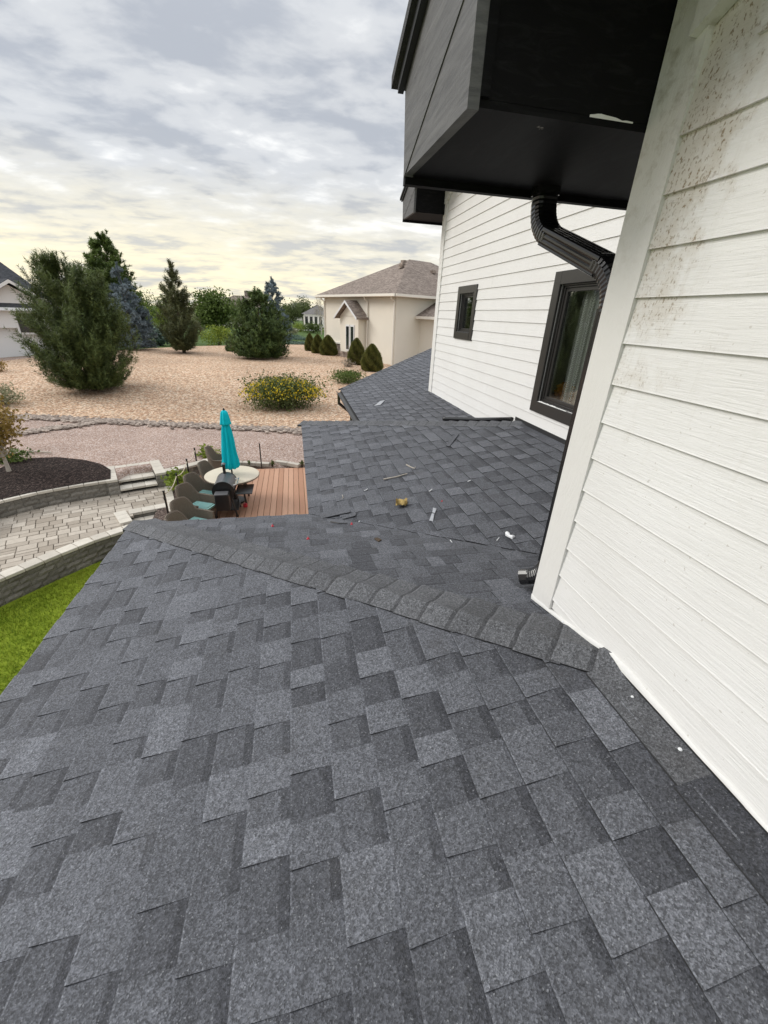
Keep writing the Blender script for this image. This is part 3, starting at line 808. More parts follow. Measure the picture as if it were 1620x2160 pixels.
# windows -----------------------------------------------------------
def window(y0, y1, z0, z1, cas, big):
    """outer casing y0..y1, z0..z1 on the far wall"""
    w = thing('window', (XF, (y0+y1)/2, z0), parent=house); w.matrix_parent_inverse = wmat(house).inverted()
    def bx(n, a, mat='frame'):
        b = MB(); b.bbox(*a, b=.003); return b.build(n, M[mat], w, tones=False)
    xo = XF-.028
    bx('casing', (xo, XF+.001, y0, y0+cas, z0, z1)); bx('casing', (xo, XF+.001, y1-cas, y1, z0, z1))
    bx('casing', (xo, XF+.001, y0+cas+.0005, y1-cas-.0005, z1-cas, z1)); bx('casing', (xo-.004, XF+.001, y0+cas+.0005, y1-cas-.0005, z0, z0+cas))
    a, c, d, e = y0+cas, y1-cas, z0+cas, z1-cas
    # stepped frame inside the opening
    for i, (x0, x1, t, nm) in enumerate(((XF+.004, XF+.10, .014, 'jamb'), (XF+.022, XF+.085, .032, 'frame'), (XF+.036, XF+.07, .066 if big else .055, 'sash'))):
        q = [0, .014, .032][i]
        bx(nm, (x0, x1, a+q, a+t, d+q, e-q)); bx(nm, (x0, x1, c-t, c-q, d+q, e-q))
        bx(nm, (x0, x1, a+t+.0004, c-t-.0004, e-t, e-q)); bx(nm, (x0, x1, a+t+.0004, c-t-.0004, d+q, d+t))
    t = .066 if big else .055
    b = MB(); b.box(XF+.046, XF+.050, a+t-.006, c-t+.006, d+t-.006, e-t+.006); b.build('pane', M['glass'], w, tones=False)
    if big:
        s = MB(); xs = np.linspace(c-.02, a+.3, 30); vs = []; fs = []
        for i, y in enumerate(xs):
            h = max(0, .010+random.uniform(-.006, .010)) if i < 18 else .004
            vs += [(xo-.002, y, d+.003), (xo+.016+random.uniform(-.005, .006), y, d+.004+h*.5), (xo+.03, y, d+.002)]
            if i: o_ = 3*i; fs += [(o_-3, o_-2, o_+1, o_), (o_-2, o_-1, o_+2, o_+1)]
        s.add(vs, fs); s.build('flaking_paint', M['caulk'], w, tones=False)
    return w
window(3.276, 4.366, -.93, .47, .118, True)
window(6.366, 7.134, -.30, .466, .105, False)
# rooms behind the panes
def room(x0, x1, y0, y1, z0, z1):
    b = MB(); b.add([(x0,y0,z0),(x1,y0,z0),(x1,y1,z0),(x0,y1,z0),(x0,y0,z1),(x1,y0,z1),(x1,y1,z1),(x0,y1,z1)], [(0,1,2,3),(7,6,5,4),(4,5,1,0),(5,6,2,1),(6,7,3,2)])
    b.build('interior_wall', M['room'], house, tones=False)
room(XF+.141, XF+2.2, 2.9, 4.9, -1.10, .9); room(XF+.141, XF+1.6, 6.0, 7.6, -1.0, .9)
cur = thing('lace_curtain', (XF+.12, 3.85, -.8), 'white lace curtain with leaf sprigs hanging behind the large window', 'curtain')
for s_ in range(5):
    yc = 3.98-s_*.115
    vs = []; fs = []; b = MB()
    n = 46
    for i in range(n):
        z = .27-i*.024
        for sg in (1, -1):
            y = yc; o_ = len(b.v)
            b.add([(XF+.12, y, z), (XF+.12, y, z+.007), (XF+.12, y+sg*.030, z+.028), (XF+.12, y+sg*.030, z+.021)], [(0, 1, 2, 3)])
    b.box(XF+.119, XF+.1205, yc-.003, yc+.003, -.80, .30)
    b.box(XF+.119, XF+.1205, yc+.040, yc+.043, -.80, .30)
    b.build('lace_strip', M['lace'], cur, tones=False)
for s_ in range(4):
    b = MB(); y1_ = 4.00-s_*.16; b.add([(XF+.128+.006*(i % 2), y1_-.10*i/8, z) for i in range(9) for z in (-.80, .30)], [(2*i, 2*i+1, 2*i+3, 2*i+2) for i in range(8)]); b.build('sheer_panel', M['sheer'], cur, tones=False)
b = MB(); b.box(XF+.115, XF+.125, 3.42, 4.12, .30, .315); b.build('curtain_rod', M['metal'], cur, tones=False)
ar = thing('flower_arrangement', (XF+.26, 4.20, -.82), 'orange and yellow dried arrangement in a dark bowl on the window ledge', 'arrangement')
b = MB(); b.lathe([(.0, 0), (.05, 0), (.07, .04), (.075, .08), (.05, .09), (0, .09)], 14, (XF+.26, 4.19, -.82)); b.build('bowl', M['brown'], ar, tones=False, smooth=True)
n = 260; Cc = np.array([XF+.25, 4.18, -.69]); dv = RNG.normal(size=(n, 3)); dv /= np.linalg.norm(dv, axis=1)[:, None]; pc = Cc+dv*RNG.uniform(.03, .115, (n, 1))*np.array([.7, 1.1, .9])
ax = RNG.normal(size=(n, 3))*.022; ay = RNG.normal(size=(n, 3))*.016
tri_cloud('petals', np.stack([pc-ax, pc+ay, pc+ax, pc-ay], 1), RNG.random(n), M['orange'], ar, k=4)
b = MB(); b.lathe([(0, 0), (.045, 0), (.055, .10), (.03, .16), (.035, .2), (0, .2)], 12, (XF+.36, 4.24, -.82)); o = b.build('vase', M['brown'], None, tones=False, smooth=True); finish(o, label='tall brown vase behind the window arrangement', cat='vase')
b = MB(); b.box(XF+.142, XF+.55, 3.2, 4.6, -.86, -.82); b.build('window_ledge', M['white'], house, tones=False)

# black pipe lying behind the far hip
def on_roof(k, px, py, lift=.008):
    """photo pixel -> point on a roof plane"""
    n = {'A': (-T, 0, 1), 'C': (-T, 0, 1), 'D': (-T, 0, 1), 'B': (0, T, 1), 'E': (0, T, 1)}[k]
    c = {'A': ZE-T*XA, 'C': ZE-T*XC, 'D': ZE-T*XD, 'B': ZE+T*YB, 'E': ZE+T*YE}[k]
    p = Vector(at_plane(px, py, np.array(n, float), c)); p.z += lift; return p
def roofN(k): return frame(k)[3]
b = MB(); pA = Vector((2.02, 5.43, sl('E', 0, 5.43)+.062)); pB = Vector((2.72, 4.73, sl('E', 0, 4.73)+.055))
b.tube([pA, pA+(pB-pA)*.03, pA+(pB-pA)*.05, pA+(pB-pA)*.5+Vector((0, 0, -.01)), pB], [.036, .036, .030, .030, .030], 10)
o = b.build('drain_pipe', M['pipe'], None, tones=False, smooth=True, label='black plastic pipe lying behind the far roof hip against the wall', cat='pipe')

# ------------------------------------------------------------------ debris on the roofs
def slab(name, k, px, th, mat, label, cat, group=None, jag=.004, lift=.012, tilt=0):
    pts = [on_roof(k, x, y, lift) for x, y in px]; n = roofN(k); b = MB()
    for i, p in enumerate(pts): p += n*(tilt*i/len(pts))+Vector((random.uniform(-jag, jag), random.uniform(-jag, jag), 0))
    b.prism(pts, n*th, .45); b.t[0] = -1
    for i in range(2, len(b.t)): b.t[i] = -1
    return b.build(name, M[mat], None, label=label, cat=cat, group=group)
slab('shingle_offcut', 'C', [(940, 943), (962, 915), (967, 919), (948, 945)], .008, 'shingle', 'narrow dark shingle offcut lying on the roof below the far hip', 'offcut')
slab('shingle_offcut', 'C', [(675, 1086), (737, 1078), (741, 1084), (700, 1093), (676, 1098)], .006, 'shingle', 'long flat shingle offcut at the lower end of the valley', 'offcut', tilt=.004)
slab('shingle_offcut', 'C', [(721, 1090), (753, 1084), (749, 1092), (722, 1098)], .006, 'shingle', 'small shingle offcut beside the longer one in the valley', 'offcut')
slab('shingle_offcut', 'D', [(789, 858), (802, 848), (812, 846), (802, 856)], .008, 'silvertape', 'pale torn shingle scrap on the far lower roof', 'offcut')
slab('tape_strip', 'C', [(906, 1101), (911, 1086), (917, 1087), (914, 1103)], .003, 'silvertape', 'lower piece of silver tape on the roof', 'tape')
slab('tape_strip', 'C', [(911, 1084), (914, 1074), (921, 1076), (918, 1086)], .003, 'silvertape', 'upper piece of silver tape on the roof', 'tape')
slab('vent_sliver', 'B', [(789, 1140), (797, 1138), (804, 1143), (799, 1146)], .006, 'bark', 'dry dark leaf lying on the roof between hip and valley', 'leaf')
def stick(name, k, px, rad, mat, label, cat, lift=.016):
    pts = [on_roof(k, x, y, lift) for x, y in px]; b = MB(); b.tube(pts, [rad*(1-.5*i/len(pts)) for i in range(len(pts))], 6)
    return b.build(name, M[mat], None, tones=False, label=label, cat=cat)
stick('twig', 'C', [(809, 1014), (835, 1009), (859, 1002)], .008, 'twig', 'straight pale twig lying on the roof above the crumpled leaf', 'twig')
stick('twig', 'C', [(857, 983), (866, 988), (874, 991), (876, 988)], .007, 'twig', 'bent pale twig on the roof, uppermost of the twigs', 'twig')
stick('twig', 'B', [(697, 1104), (715, 1107), (733, 1107)], .006, 'metal', 'thin dark stick in the valley beside a red cap', 'twig')
stick('twig', 'C', [(722, 1047), (724, 1053), (721, 1055)], .003, 'twig', 'tiny curled wire near the left roof eave', 'wire')
stick('nail', 'C', [(768, 1038), (772, 1037), (775, 1034)], .005, 'scrapwhite', 'small white nail on the roof left of the crumpled leaf', 'nail')
stick('nail', 'C', [(905, 1040), (911, 1035)], .005, 'scrapwhite', 'small white nail on the roof above the tape', 'nail')
stick('nail', 'C', [(986, 1019), (993, 1016)], .004, 'scrapwhite', 'small pale nail on the roof, away from the other scraps', 'nail')
stick('nail', 'C', [(1047, 1144), (1052, 1138)], .003, 'scrapwhite', 'thin pale nail beside the white plastic scrap', 'nail')
stick('nail', 'B', [(949, 1143), (953, 1148)], .003, 'scrapwhite', 'short pale nail at the valley line', 'nail')
stick('nail', 'B', [(757, 1104), (760, 1101)], .004, 'scrapwhite', 'pale nail beside the red cap in the valley', 'nail')
b = MB(); pts = [on_roof('C', x, y, .018) for x, y in [(1068, 1128), (1070, 1132), (1074, 1136), (1080, 1138), (1082, 1136)]]; b.tube(pts, [.012, .018, .011, .019, .013], 7)
b.build('plastic_scrap', M['scrapwhite'], None, tones=False, label='curved white plastic scrap on the roof near the downspout', cat='scrap')
for k, px, py, lb in (('B', 742, 1107, 'red plastic cap in the valley beside a dark stick'), ('B', 575, 1111, 'red plastic cap nearest the roof edge above the deck'), ('B', 650, 1138, 'red plastic cap on the open slope below the hip caps'), ('C', 932, 1060, 'red plastic cap on the slope above the silver tape')):
    p = on_roof(k, px, py, .004); b = MB(); b.lathe([(0, 0), (.012, 0), (.012, .004), (.005, .007), (.004, .018), (0, .020)], 10, p); b.build('red_plug', M['red'], None, tones=False, label=lb, cat='cap', smooth=True)
for i, (k, px, py, r_) in enumerate((('A', 1431, 1587, .0065), ('A', 1331, 1476, .005), ('A', 1184, 1322, .005), ('A', 1257, 1393, .004))):
    p = on_roof(k, px, py, .026 if i == 2 else .014); b = MB(); b.lathe([(0, .004), (r_*.7, .0035), (r_, 0)], 9, p)
    b.build('paint_drop', M['scrapwhite'], None, tones=False, label=['largest white pebble on the shingles along the wall foot', 'dull white pebble on the flashing shingle by the wall', 'small white pebble on the hip cap by the corner trim', 'tiny white fleck on the shingle at the top of the hip'][i], cat='pebble')
# crumpled leaf
def crumple(center, r, mat, name, label, cat, n=14):
    b = MB(); P = []
    for i in range(n):
        for j in range(9):
            u, v = i/(n-1)*2-1, j/8*2-1
            z = .55*math.sin(3.1*u+1)*math.cos(2.2*v)+.35*abs(v)+.25*math.sin(7*u*v+2)
            w = math.sqrt(max(0, 1-u*u*.8))
            P.append((center[0]+r*u*.8+random.uniform(-.1, .1)*r, center[1]+r*v*w*.9+random.uniform(-.1, .1)*r, center[2]+r*(z+.75)*.62))
    b.add(P, [(i*9+j, (i+1)*9+j, (i+1)*9+j+1, i*9+j+1) for i in range(n-1) for j in range(8)])
    return b.build(name, M[mat], None, tones=False, label=label, cat=cat)
crumple(on_roof('C', 847, 1068, .004), .065, 'leafbrown', 'crumpled_leaf', 'crumpled tan and brown dry leaf on the roof', 'leaf')

# ================================================================== GROUND
LAWN, PAT, DECK, YARD = -4.95, -4.45, -4.40, -4.06
def sm(a, b, x):
    t = min(1, max(0, (x-a)/(b-a))); return t*t*(3-2*t)
def gz(x, y):
    """yard height"""
    z = YARD
    z += -.29*sm(-3.2, -1.9, x)*(1-sm(12.6, 15, y))
    z += .62*sm(16, 30, y)*(1-sm(46, 62, y))*(1-.5*sm(-14, -24, x))
    z += .06*math.sin(x*.33+1)*math.sin(y*.21)*sm(17, 24, y)*(1-sm(46, 62, y))
    z -= .5*sm(50, 90, y)
    return z
def on_ground(px, py, off=0.0):
    d = ray(px, py); lo, hi = 2.0, 900.0
    t = 3.0; prev = t
    while t < 900:
        p = d*t
        if p[2] < gz(p[0], p[1]): break
        prev = t; t *= 1.02
    for _ in range(30):
        mid = (prev+t)/2; p = d*mid
        if p[2] < gz(p[0], p[1]): t = mid
        else: prev = mid
    p = d*t; return Vector((p[0], p[1], gz(p[0], p[1])+off))
def scale_at(p): return FPX/float(np.dot(np.array(p), FW))   # photo pixels per metre there
# low lawn sheet under everything near the house
b = MB(); b.add([(-80, -80, LAWN), (60, -80, LAWN), (60, 14, LAWN), (-80, 14, LAWN)], [(0, 1, 2, 3)]); b.build('lawn', M['lawn'], None, tones=False, kind='structure')
# wall lines (plan)
FARW = [(-10.2, 5.2), (-8.6, 7.2), (-7.4, 8.85), (-6.67, 9.64), (-6.02, 10.21), (-5.39, 10.52), (-4.72, 10.80), (-4.55, 10.875)]
FRW = [(-7.4, 3.4), (-6.4, 5.4), (-5.75, 6.42), (-5.28, 7.09), (-4.73, 7.80), (-4.30, 8.30), (-3.92, 8.62), (-3.62, 8.86), (-3.3, 9.05)]
RW = [(-3.72, 11.24), (-3.35, 11.46), (-2.9, 11.85), (-2.4, 12.35), (-1.95, 12.62)]
edge = [(-60, -40)] + [(x-.18, y+.2) for x, y in FARW] + [(-4.62, 11.55), (-3.95, 11.85)] + [(x-.05, y+.2) for x, y in RW] + [(-.8, 12.62), (.2, 12.35), (3, 12.3), (14, 12.3), (60, -10)]
dirs = []
n = len(edge)
for i in range(n):
    a = math.pi*(1.02-.99*i/(n-1)); dirs.append((math.cos(a), math.sin(a)))
rads = [0, .4, .9, 1.5, 2.2, 3.2, 4.5, 6, 8, 10, 12.5, 15, 18, 21, 25, 29, 34, 40, 48, 58, 70, 90, 130, 220, 500, 1500, 5000]
vs = []; fs = []; sub = []
for i in range(n-1):
    for q in range(6):
        t = q/6; e0, e1 = edge[i], edge[i+1]; a0, a1 = dirs[i], dirs[i+1]
        sub.append(((e0[0]+(e1[0]-e0[0])*t, e0[1]+(e1[1]-e0[1])*t), (a0[0]+(a1[0]-a0[0])*t, a0[1]+(a1[1]-a0[1])*t)))
sub.append((edge[-1], dirs[-1]))
for (ex, ey), (dx, dy) in sub:
    for r_ in rads: x, y = ex+dx*r_, ey+dy*r_; vs.append((x, y, gz(x, y)))
k = len(rads)
for i in range(len(sub)-1):
    for j in range(k-1): fs.append((i*k+j, (i+1)*k+j, (i+1)*k+j+1, i*k+j+1))
base = len(vs)
for (ex, ey), _ in sub: vs.append((ex, ey, LAWN-.2))
for i in range(len(sub)-1): fs.append((i*k, base+i, base+i+1, (i+1)*k))
b = MB(); b.add(vs, fs); b.build('ground', M['ground'], None, tones=False, smooth=True, kind='structure')
def strip(name, near, far, mat, off, nx=90, ny=24, pw=1.6, **kw):
    """sheet on the yard between two photo curves given as {x: y}"""
    xs = np.linspace(max(near[0][0], far[0][0]), min(near[-1][0], far[-1][0]), nx)
    yn = np.interp(xs, [p[0] for p in near], [p[1] for p in near]); yf = np.interp(xs, [p[0] for p in far], [p[1] for p in far])
    vs = []; fs = []
    for i in range(nx):
        a = on_ground(xs[i], yn[i]); c = on_ground(xs[i], yf[i])
        for j in range(ny):
            t = j/(ny-1); x, y = a.x+(c.x-a.x)*t, a.y+(c.y-a.y)*t; vs.append((x, y, gz(x, y)+off))
    for i in range(nx-1):
        for j in range(ny-1): fs.append((i*ny+j, (i+1)*ny+j, (i+1)*ny+j+1, i*ny+j+1))
    b = MB(); b.add(vs, fs); return b.build(name, M[mat], None, tones=False, smooth=True, **kw)
strip('gravel_bed', [(-260, 862), (-60, 872), (60, 880), (215, 888), (400, 896), (640, 909), (760, 890), (860, 860)],
      [(-260, 770), (0, 764), (60, 757), (200, 745), (310, 736), (420, 731), (560, 728), (640, 727), (700, 734), (760, 741), (830, 770), (860, 800)], 'gravel', .05, kind='structure')
strip('mulch_bed', [(-120, 1120), (0, 1056), (60, 1042), (120, 1031), (180, 1020), (234, 1012)], [(-120, 1010), (0, 990), (30, 976), (70, 968), (120, 966), (180, 972), (215, 981), (234, 993)], 'mulch', .03, 50, 14, kind='structure')
strip('walkway', [(600, 697), (700, 699)], [(600, 692.5), (700, 694.5)], 'white', .10, 10, 4, kind='structure')
# cobble border stones
def rock_mesh(seed):
    r = random.Random(seed); t = (1+5**.5)/2
    V = [(-1,t,0),(1,t,0),(-1,-t,0),(1,-t,0),(0,-1,t),(0,1,t),(0,-1,-t),(0,1,-t),(t,0,-1),(t,0,1),(-t,0,-1),(-t,0,1)]
    F = [(0,11,5),(0,5,1),(0,1,7),(0,7,10),(0,10,11),(1,5,9),(5,11,4),(11,10,2),(10,7,6),(7,1,8),(3,9,4),(3,4,2),(3,2,6),(3,6,8),(3,8,9),(4,9,5),(2,4,11),(6,2,10),(8,6,7),(9,8,1)]
    return np.array([[c*r.uniform(.42, .60) for c in v] for v in V]), F
rocks = [rock_mesh(i) for i in range(6)]
b = MB()
def lay(curve, n, half, smin, smax):
    xs = [c[0] for c in curve]; ys = [c[1] for c in curve]
    P = [on_ground(x, y) for x, y in curve]
    L_ = np.cumsum([0]+[(P[i+1]-P[i]).length for i in range(len(P)-1)])
    for _ in range(n):
        s = random.uniform(0, L_[-1]); i = max(0, min(len(P)-2, int(np.searchsorted(L_, s)-1))); t = (s-L_[i])/(L_[i+1]-L_[i])
        q = P[i].lerp(P[i+1], t); d = (P[i+1]-P[i]).normalized(); w = random.gauss(0, half*.55)
        x, y = q.x-d.y*w, q.y+d.x*w; V, F = random.choice(rocks); sz = random.uniform(smin, smax); a = random.uniform(0, 6.28); c_, s_ = math.cos(a), math.sin(a)
        W = [(x+sz*(v[0]*c_-v[1]*s_)*1.25, y+sz*(v[0]*s_+v[1]*c_)*.9, gz(x, y)+.052+sz*v[2]*.7) for v in V]
        b.add(W, F, random.random()**1.3)
lay([(-120, 872), (40, 882), (120, 885), (220, 890), (320, 895), (420, 900), (520, 905), (600, 909), (650, 913), (720, 905)], 2000, .30, .03, .075)
lay([(40, 917), (90, 909), (150, 901), (215, 892)], 520, .22, .03, .07)
b.build('cobble_border', M['stone'], None, kind='stuff', label='band of grey river cobbles between path and gravel bed', cat='cobbles')

# ------------------------------------------------------------------ lawn grass by the patio wall
n = 60000
pts = np.stack([RNG.uniform(-6.9, -1.6, n), RNG.uniform(1.5, 8.7, n), np.full(n, LAWN)], 1)
fx = np.interp(pts[:, 1], [p[1] for p in FRW], [p[0] for p in FRW]); pts = pts[pts[:, 0] > fx+.10]; n = len(pts)
a = RNG.uniform(0, 6.28, n); hgt = RNG.uniform(.035, .085, n); w = RNG.uniform(.004, .009, n); lean = RNG.normal(0, .03, (n, 2))
px_ = np.stack([np.cos(a)*w, np.sin(a)*w, np.zeros(n)], 1); tip = pts+np.stack([lean[:, 0], lean[:, 1], hgt], 1)
from math import sin
tn = np.clip(.5+.28*np.sin(pts[:, 0]*2.1+pts[:, 1]*1.3)+RNG.normal(0, .22, n), 0, 1)
tri_cloud('grass', np.stack([pts-px_, pts+px_, tip], 1), tn, M['grass'], None, kind='stuff', label='bright green lawn grass below the patio retaining wall', cat='grass')

# ------------------------------------------------------------------ patio, walls, steps
SD = Vector((.92, .39, 0)).normalized(); SQ = Vector((-SD.y, SD.x, 0))       # along / up the steps
patio = thing('patio', (-4.8, 9.2, PAT-.06), kind='structure')
outline = [(-9.2, 6.6), (-6.8, 9.82), (-5.45, 10.72), (-4.65, 11.05), (-3.80, 11.26), (-3.55, 11.2), (-3.08, 9.62), (-3.26, 9.90), (-4.02, 9.56), (-3.90, 8.72), (-4.30, 8.42), (-4.73, 7.92), (-5.28, 7.22), (-6.9, 4.4)]
b = MB(); b.add([(x, y, PAT-.03) for x, y in outline], [tuple(range(len(outline)))[::-1]]); b.build('bedding', M['bed'], patio, tones=False)
rp = random.Random(5); v = -3.0; rowh = [.17, .24, .17, .17, .24, .24]; k = 0; O2 = Vector((-4.6, 9.3, 0)); cnt = 0
while v < 5.0:
    hh = rowh[k % 6]; u = -6.5-rp.random()*.2
    while u < 3:
        ww = rp.choice([.17, .24, .24, .33, .36])
        split = hh > .2 and rp.random() < .25
        for (v0_, v1_) in (((v, v+hh/2), (v+hh/2, v+hh)) if split else ((v, v+hh),)):
            c = O2+SD*(u+ww/2)+SQ*((v0_+v1_)/2)
            if inside((c.x, c.y), outline):
                j = .006; b = MB(); dz = rp.uniform(-.004, .004); e = rp.uniform(0, .003)
                q = [O2+SD*uu+SQ*vv for uu, vv in ((u+j, v0_+j), (u+ww-j, v0_+j+e), (u+ww-j-e, v1_-j), (u+j, v1_-j-e))]
                ins = [p+(c-Vector((p.x, p.y, 0)))*.04 for p in q]
                z = PAT+dz
                b.add([(p.x, p.y, z-.05) for p in q]+[(p.x, p.y, z-.006) for p in q]+[(p.x, p.y, z) for p in ins],
                      [(0, 1, 5, 4), (1, 2, 6, 5), (2, 3, 7, 6), (3, 0, 4, 7), (4, 5, 9, 8), (5, 6, 10, 9), (6, 7, 11, 10), (7, 4, 8, 11), (8, 9, 10, 11)], rp.random())
                if cnt < 460: b.build('paver', M['paver'], patio)
                cnt += 1
        u += ww
    v += hh; k += 1
def rough_block(l, h, d, seed, top=True):
    """split-face block: centre of length at 0, front face at y=0 going back to +d, z from 0 to h"""
    r = random.Random(seed); b = MB(); nx, nz = 4, 2; vs = []
    for j in range(nz+1):
        for i in range(nx+1):
            x = -l/2+l*i/nx; z = h*j/nz
            ed = (i in (0, nx)) or (j in (0, nz)); vs.append((x, .014 if ed else r.uniform(-.010, .008), z))
    fs = [(j*(nx+1)+i, j*(nx+1)+i+1, (j+1)*(nx+1)+i+1, (j+1)*(nx+1)+i) for j in range(nz) for i in range(nx)]
    o_ = len(vs); vs += [(-l/2, d, 0), (l/2, d, 0), (l/2, d, h), (-l/2, d, h)]
    tl, tr = nz*(nx+1), nz*(nx+1)+nx
    fs += [tuple(range(tl, tr+1))+(o_+2, o_+3), (nx, o_+1, o_+2, tr, 2*(nx+1)-1), (o_, 0, nx+1, tl, o_+3)]
    b.add(vs, fs, r.random()); return mesh('wall_block', b.v, b.f, M['block'], b.t)
BLK = [rough_block(.296, .112, .2, i) for i in range(7)]
def cap_mesh(l, h, d, seed):
    r = random.Random(seed); b = MB(); b.bbox(-l/2+.002, l/2-.002, 0, d, 0, h, .006, r.random()); return mesh('cap_stone', b.v, b.f, M['capstone'], b.t)
CAPS = [cap_mesh(.30, .062, .25, i) for i in range(5)]
def walk(line, step, s0=0.0):
    P = [Vector((x, y, 0)) for x, y in line]; L_ = [0]
    for i in range(len(P)-1): L_.append(L_[-1]+(P[i+1]-P[i]).length)
    def at(s):
        for i in range(len(P)-1):
            if s <= L_[i+1] or i == len(P)-2:
                t = (s-L_[i])/(L_[i+1]-L_[i]); return P[i].lerp(P[i+1], t)
    s = s0
    while s+step <= L_[-1]+step*.3:
        a, c = at(s), at(min(s+step, L_[-1]+.05)); yield (a+c)/2, math.atan2(c.y-a.y, c.x-a.x); s += step
def inst(me, name, parent, loc, rz, sc=(1, 1, 1)):
    o = bpy.data.objects.new(name, me); COL.objects.link(o); o.parent = parent; o.matrix_parent_inverse = wmat(parent).inverted()
    o.location = loc; o.rotation_euler = (0, 0, rz); o.scale = sc; return o
def retaining(line, zb, courses, label, caps=True):
    mid = line[len(line)//2]; w = thing('retaining_wall', (mid[0], mid[1], zb), label, 'wall')
    for c in range(courses):
        for p, a in walk(line, .30, .15*(c % 2)):
            inst(random.choice(BLK), 'wall_block', w, (p.x-math.sin(a)*.008*c*0, p.y, zb+c*.115), a+random.uniform(-.012, .012))
    if caps:
        for p, a in walk(line, .304, .07):
            off = Vector((math.sin(a), -math.cos(a), 0))*.02
            inst(random.choice(CAPS), 'cap_stone', w, (p.x+off.x, p.y+off.y, zb+courses*.115), a+random.uniform(-.01, .01))
    return w
retaining(FARW, PAT, 3, 'curved grey block wall with pale caps holding the dark mulch bed')
retaining(FRW, LAWN, 4, 'curved grey block wall with pale caps between patio and lawn')
retaining(RW, PAT, 3, 'grey block wall with pale caps between the steps and the deck')
def sbox(c, l, d, z0, z1, parent, mat, name, rz, tone=None):
    b = MB(); b.bbox(-l/2, l/2, 0, d, 0, z1-z0, .006, random.random() if tone is None else tone)
    o = b.build(name, M[mat], parent, world=False); o.matrix_parent_inverse = wmat(parent).inverted(); o.location = (c.x, c.y, z0); o.rotation_euler = (0, 0, rz); return o
ang = math.atan2(SD.y, SD.x)
st = thing('garden_steps', (-4.2, 11.03, PAT), 'pale stone steps climbing from the patio to the gravel path', 'steps')
F0 = Vector((-4.20, 10.98, 0))
for i, (off, z0, z1) in enumerate(((0, 0, .07), (.30, .07, .2), (1.0, .2, .33))):
    for j in range(3):
        c = F0+SD*((j-1)*.29)+SQ*off
        inst(random.choice(BLK), 'riser_block', st, (c.x+SQ.x*.015, c.y+SQ.y*.015, PAT+z1-.07-.10), ang)
        sbox(c, .286, .30 if i != 2 else .2, PAT+z1-.066+.07, PAT+z1+.062, st, 'capstone', 'tread_stone', ang)
for i in range(5):
    for j in range(3):
        c = F0+SD*((i-2)*.172)+SQ*(.615+j*.13); sbox(c, .166, .125, PAT+.20, PAT+.258+random.uniform(-.003, .003), st, 'paver', 'landing_paver', ang)
for sgn in (-1, 1):
    c = F0+SD*(sgn*.56)+SQ*.0
    for q in range(4):
        cc = c+SQ*(q*.30)
        if q == 0 or sgn > 0:
            for zc in range(3): inst(random.choice(BLK), 'wall_block', st, (cc.x, cc.y, PAT+zc*.115), ang, (.8, 1, 1))
        sbox(cc, .25, .29, PAT+.345, PAT+.41, st, 'capstone', 'cap_stone', ang)
lw = thing('garden_steps', (-3.6, 9.6, LAWN), 'pale stone steps descending from the patio towards the roof eave', 'steps')
G0 = Vector((-3.64, 9.72, 0))
for i, z1 in enumerate((0.0, -.14, -.28)):
    for j in range(3):
        c = G0+SD*((j-1)*.275)-SQ*(.02+i*.26)
        inst(random.choice(BLK), 'riser_block', lw, (c.x+SQ.x*.01, c.y+SQ.y*.01, PAT+z1-.17), ang, (.93, 1, 1))
        sbox(c, .27, .26, PAT+z1-.055, PAT+z1+.012, lw, 'capstone', 'tread_stone', ang)
for q in range(3):
    c = Vector((-4.14, 9.47, 0))+Vector((.115, -.20, 0))*q; sbox(c, .25, .225, PAT-.05, PAT+.035, lw, 'capstone', 'cap_stone', math.atan2(.115, .20), .9)
for q in range(9):
    t = q/8; c = Vector((-3.53+.46*t, 11.05-1.45*t, 0)); sbox(c, .17, .185, PAT-.05, PAT+.012, patio, 'capstone', 'border_stone', math.atan2(-1.45, .46)+math.pi/2)
b = MB(); b.add([(-3.62, 11.5, PAT-.01), (-2.9, 12.0, PAT-.01), (-2.6, 6.0, PAT-.01), (-3.15, 6.0, PAT-.01)], [(0, 3, 2, 1)]); b.build('planting_bed', M['bed'], None, tones=False, kind='structure')
# low curb stones behind the deck
cb = thing('curb', (-.9, 12.5, -4.42), 'low curved line of pale curb stones behind the deck', 'curb')
for pts in (((-2.2, 12.66), (-1.6, 12.60), (-.9, 12.40)), ((-.80, 12.66), (-.40, 12.46), (.0, 12.18))):
    for p, a in walk(pts, .42): inst(CAPS[1], 'curb_stone', cb, (p.x, p.y, -4.40), a, (1.4, .62, 1.7))

# ------------------------------------------------------------------ deck
deck = thing('deck', (-1, 9.5, DECK-.3), 'reddish brown wooden deck of long parallel boards', 'deck')
x = -2.92
while x < 1.3:
    b = MB(); b.bbox(x+.003, x+.137, 5.8, 12.25+random.uniform(-.004, .004), DECK-.03, DECK, .004, random.random()); b.build('deck_board', M['deck'], deck); x += .1425
b = MB(); b.box(-2.92, 1.3, 12.255, 12.285, DECK-.2, DECK-.004); b.build('rim_board', M['deck'], deck)
b = MB(); b.box(-2.955, -2.924, 5.8, 12.285, LAWN-.05, DECK-.004); b.build('rim_board', M['deck'], deck)
b = MB(); b.box(-2.955, 1.3, 5.765, 5.796, LAWN-.05, DECK-.004); b.build('rim_board', M['deck'], deck)
def post(x, y, h, label):
    b = MB(); b.bbox(x-.017, x+.017, y-.017, y+.017, DECK-.2, DECK+h, .003); b.box(x-.021, x+.021, y-.021, y+.021, DECK+h, DECK+h+.012)
    b.build('rail_post', M['metal'], None, tones=False, label=label, cat='post')
post(-1.17, 12.31, .78, 'lone slim dark post at the far deck edge')
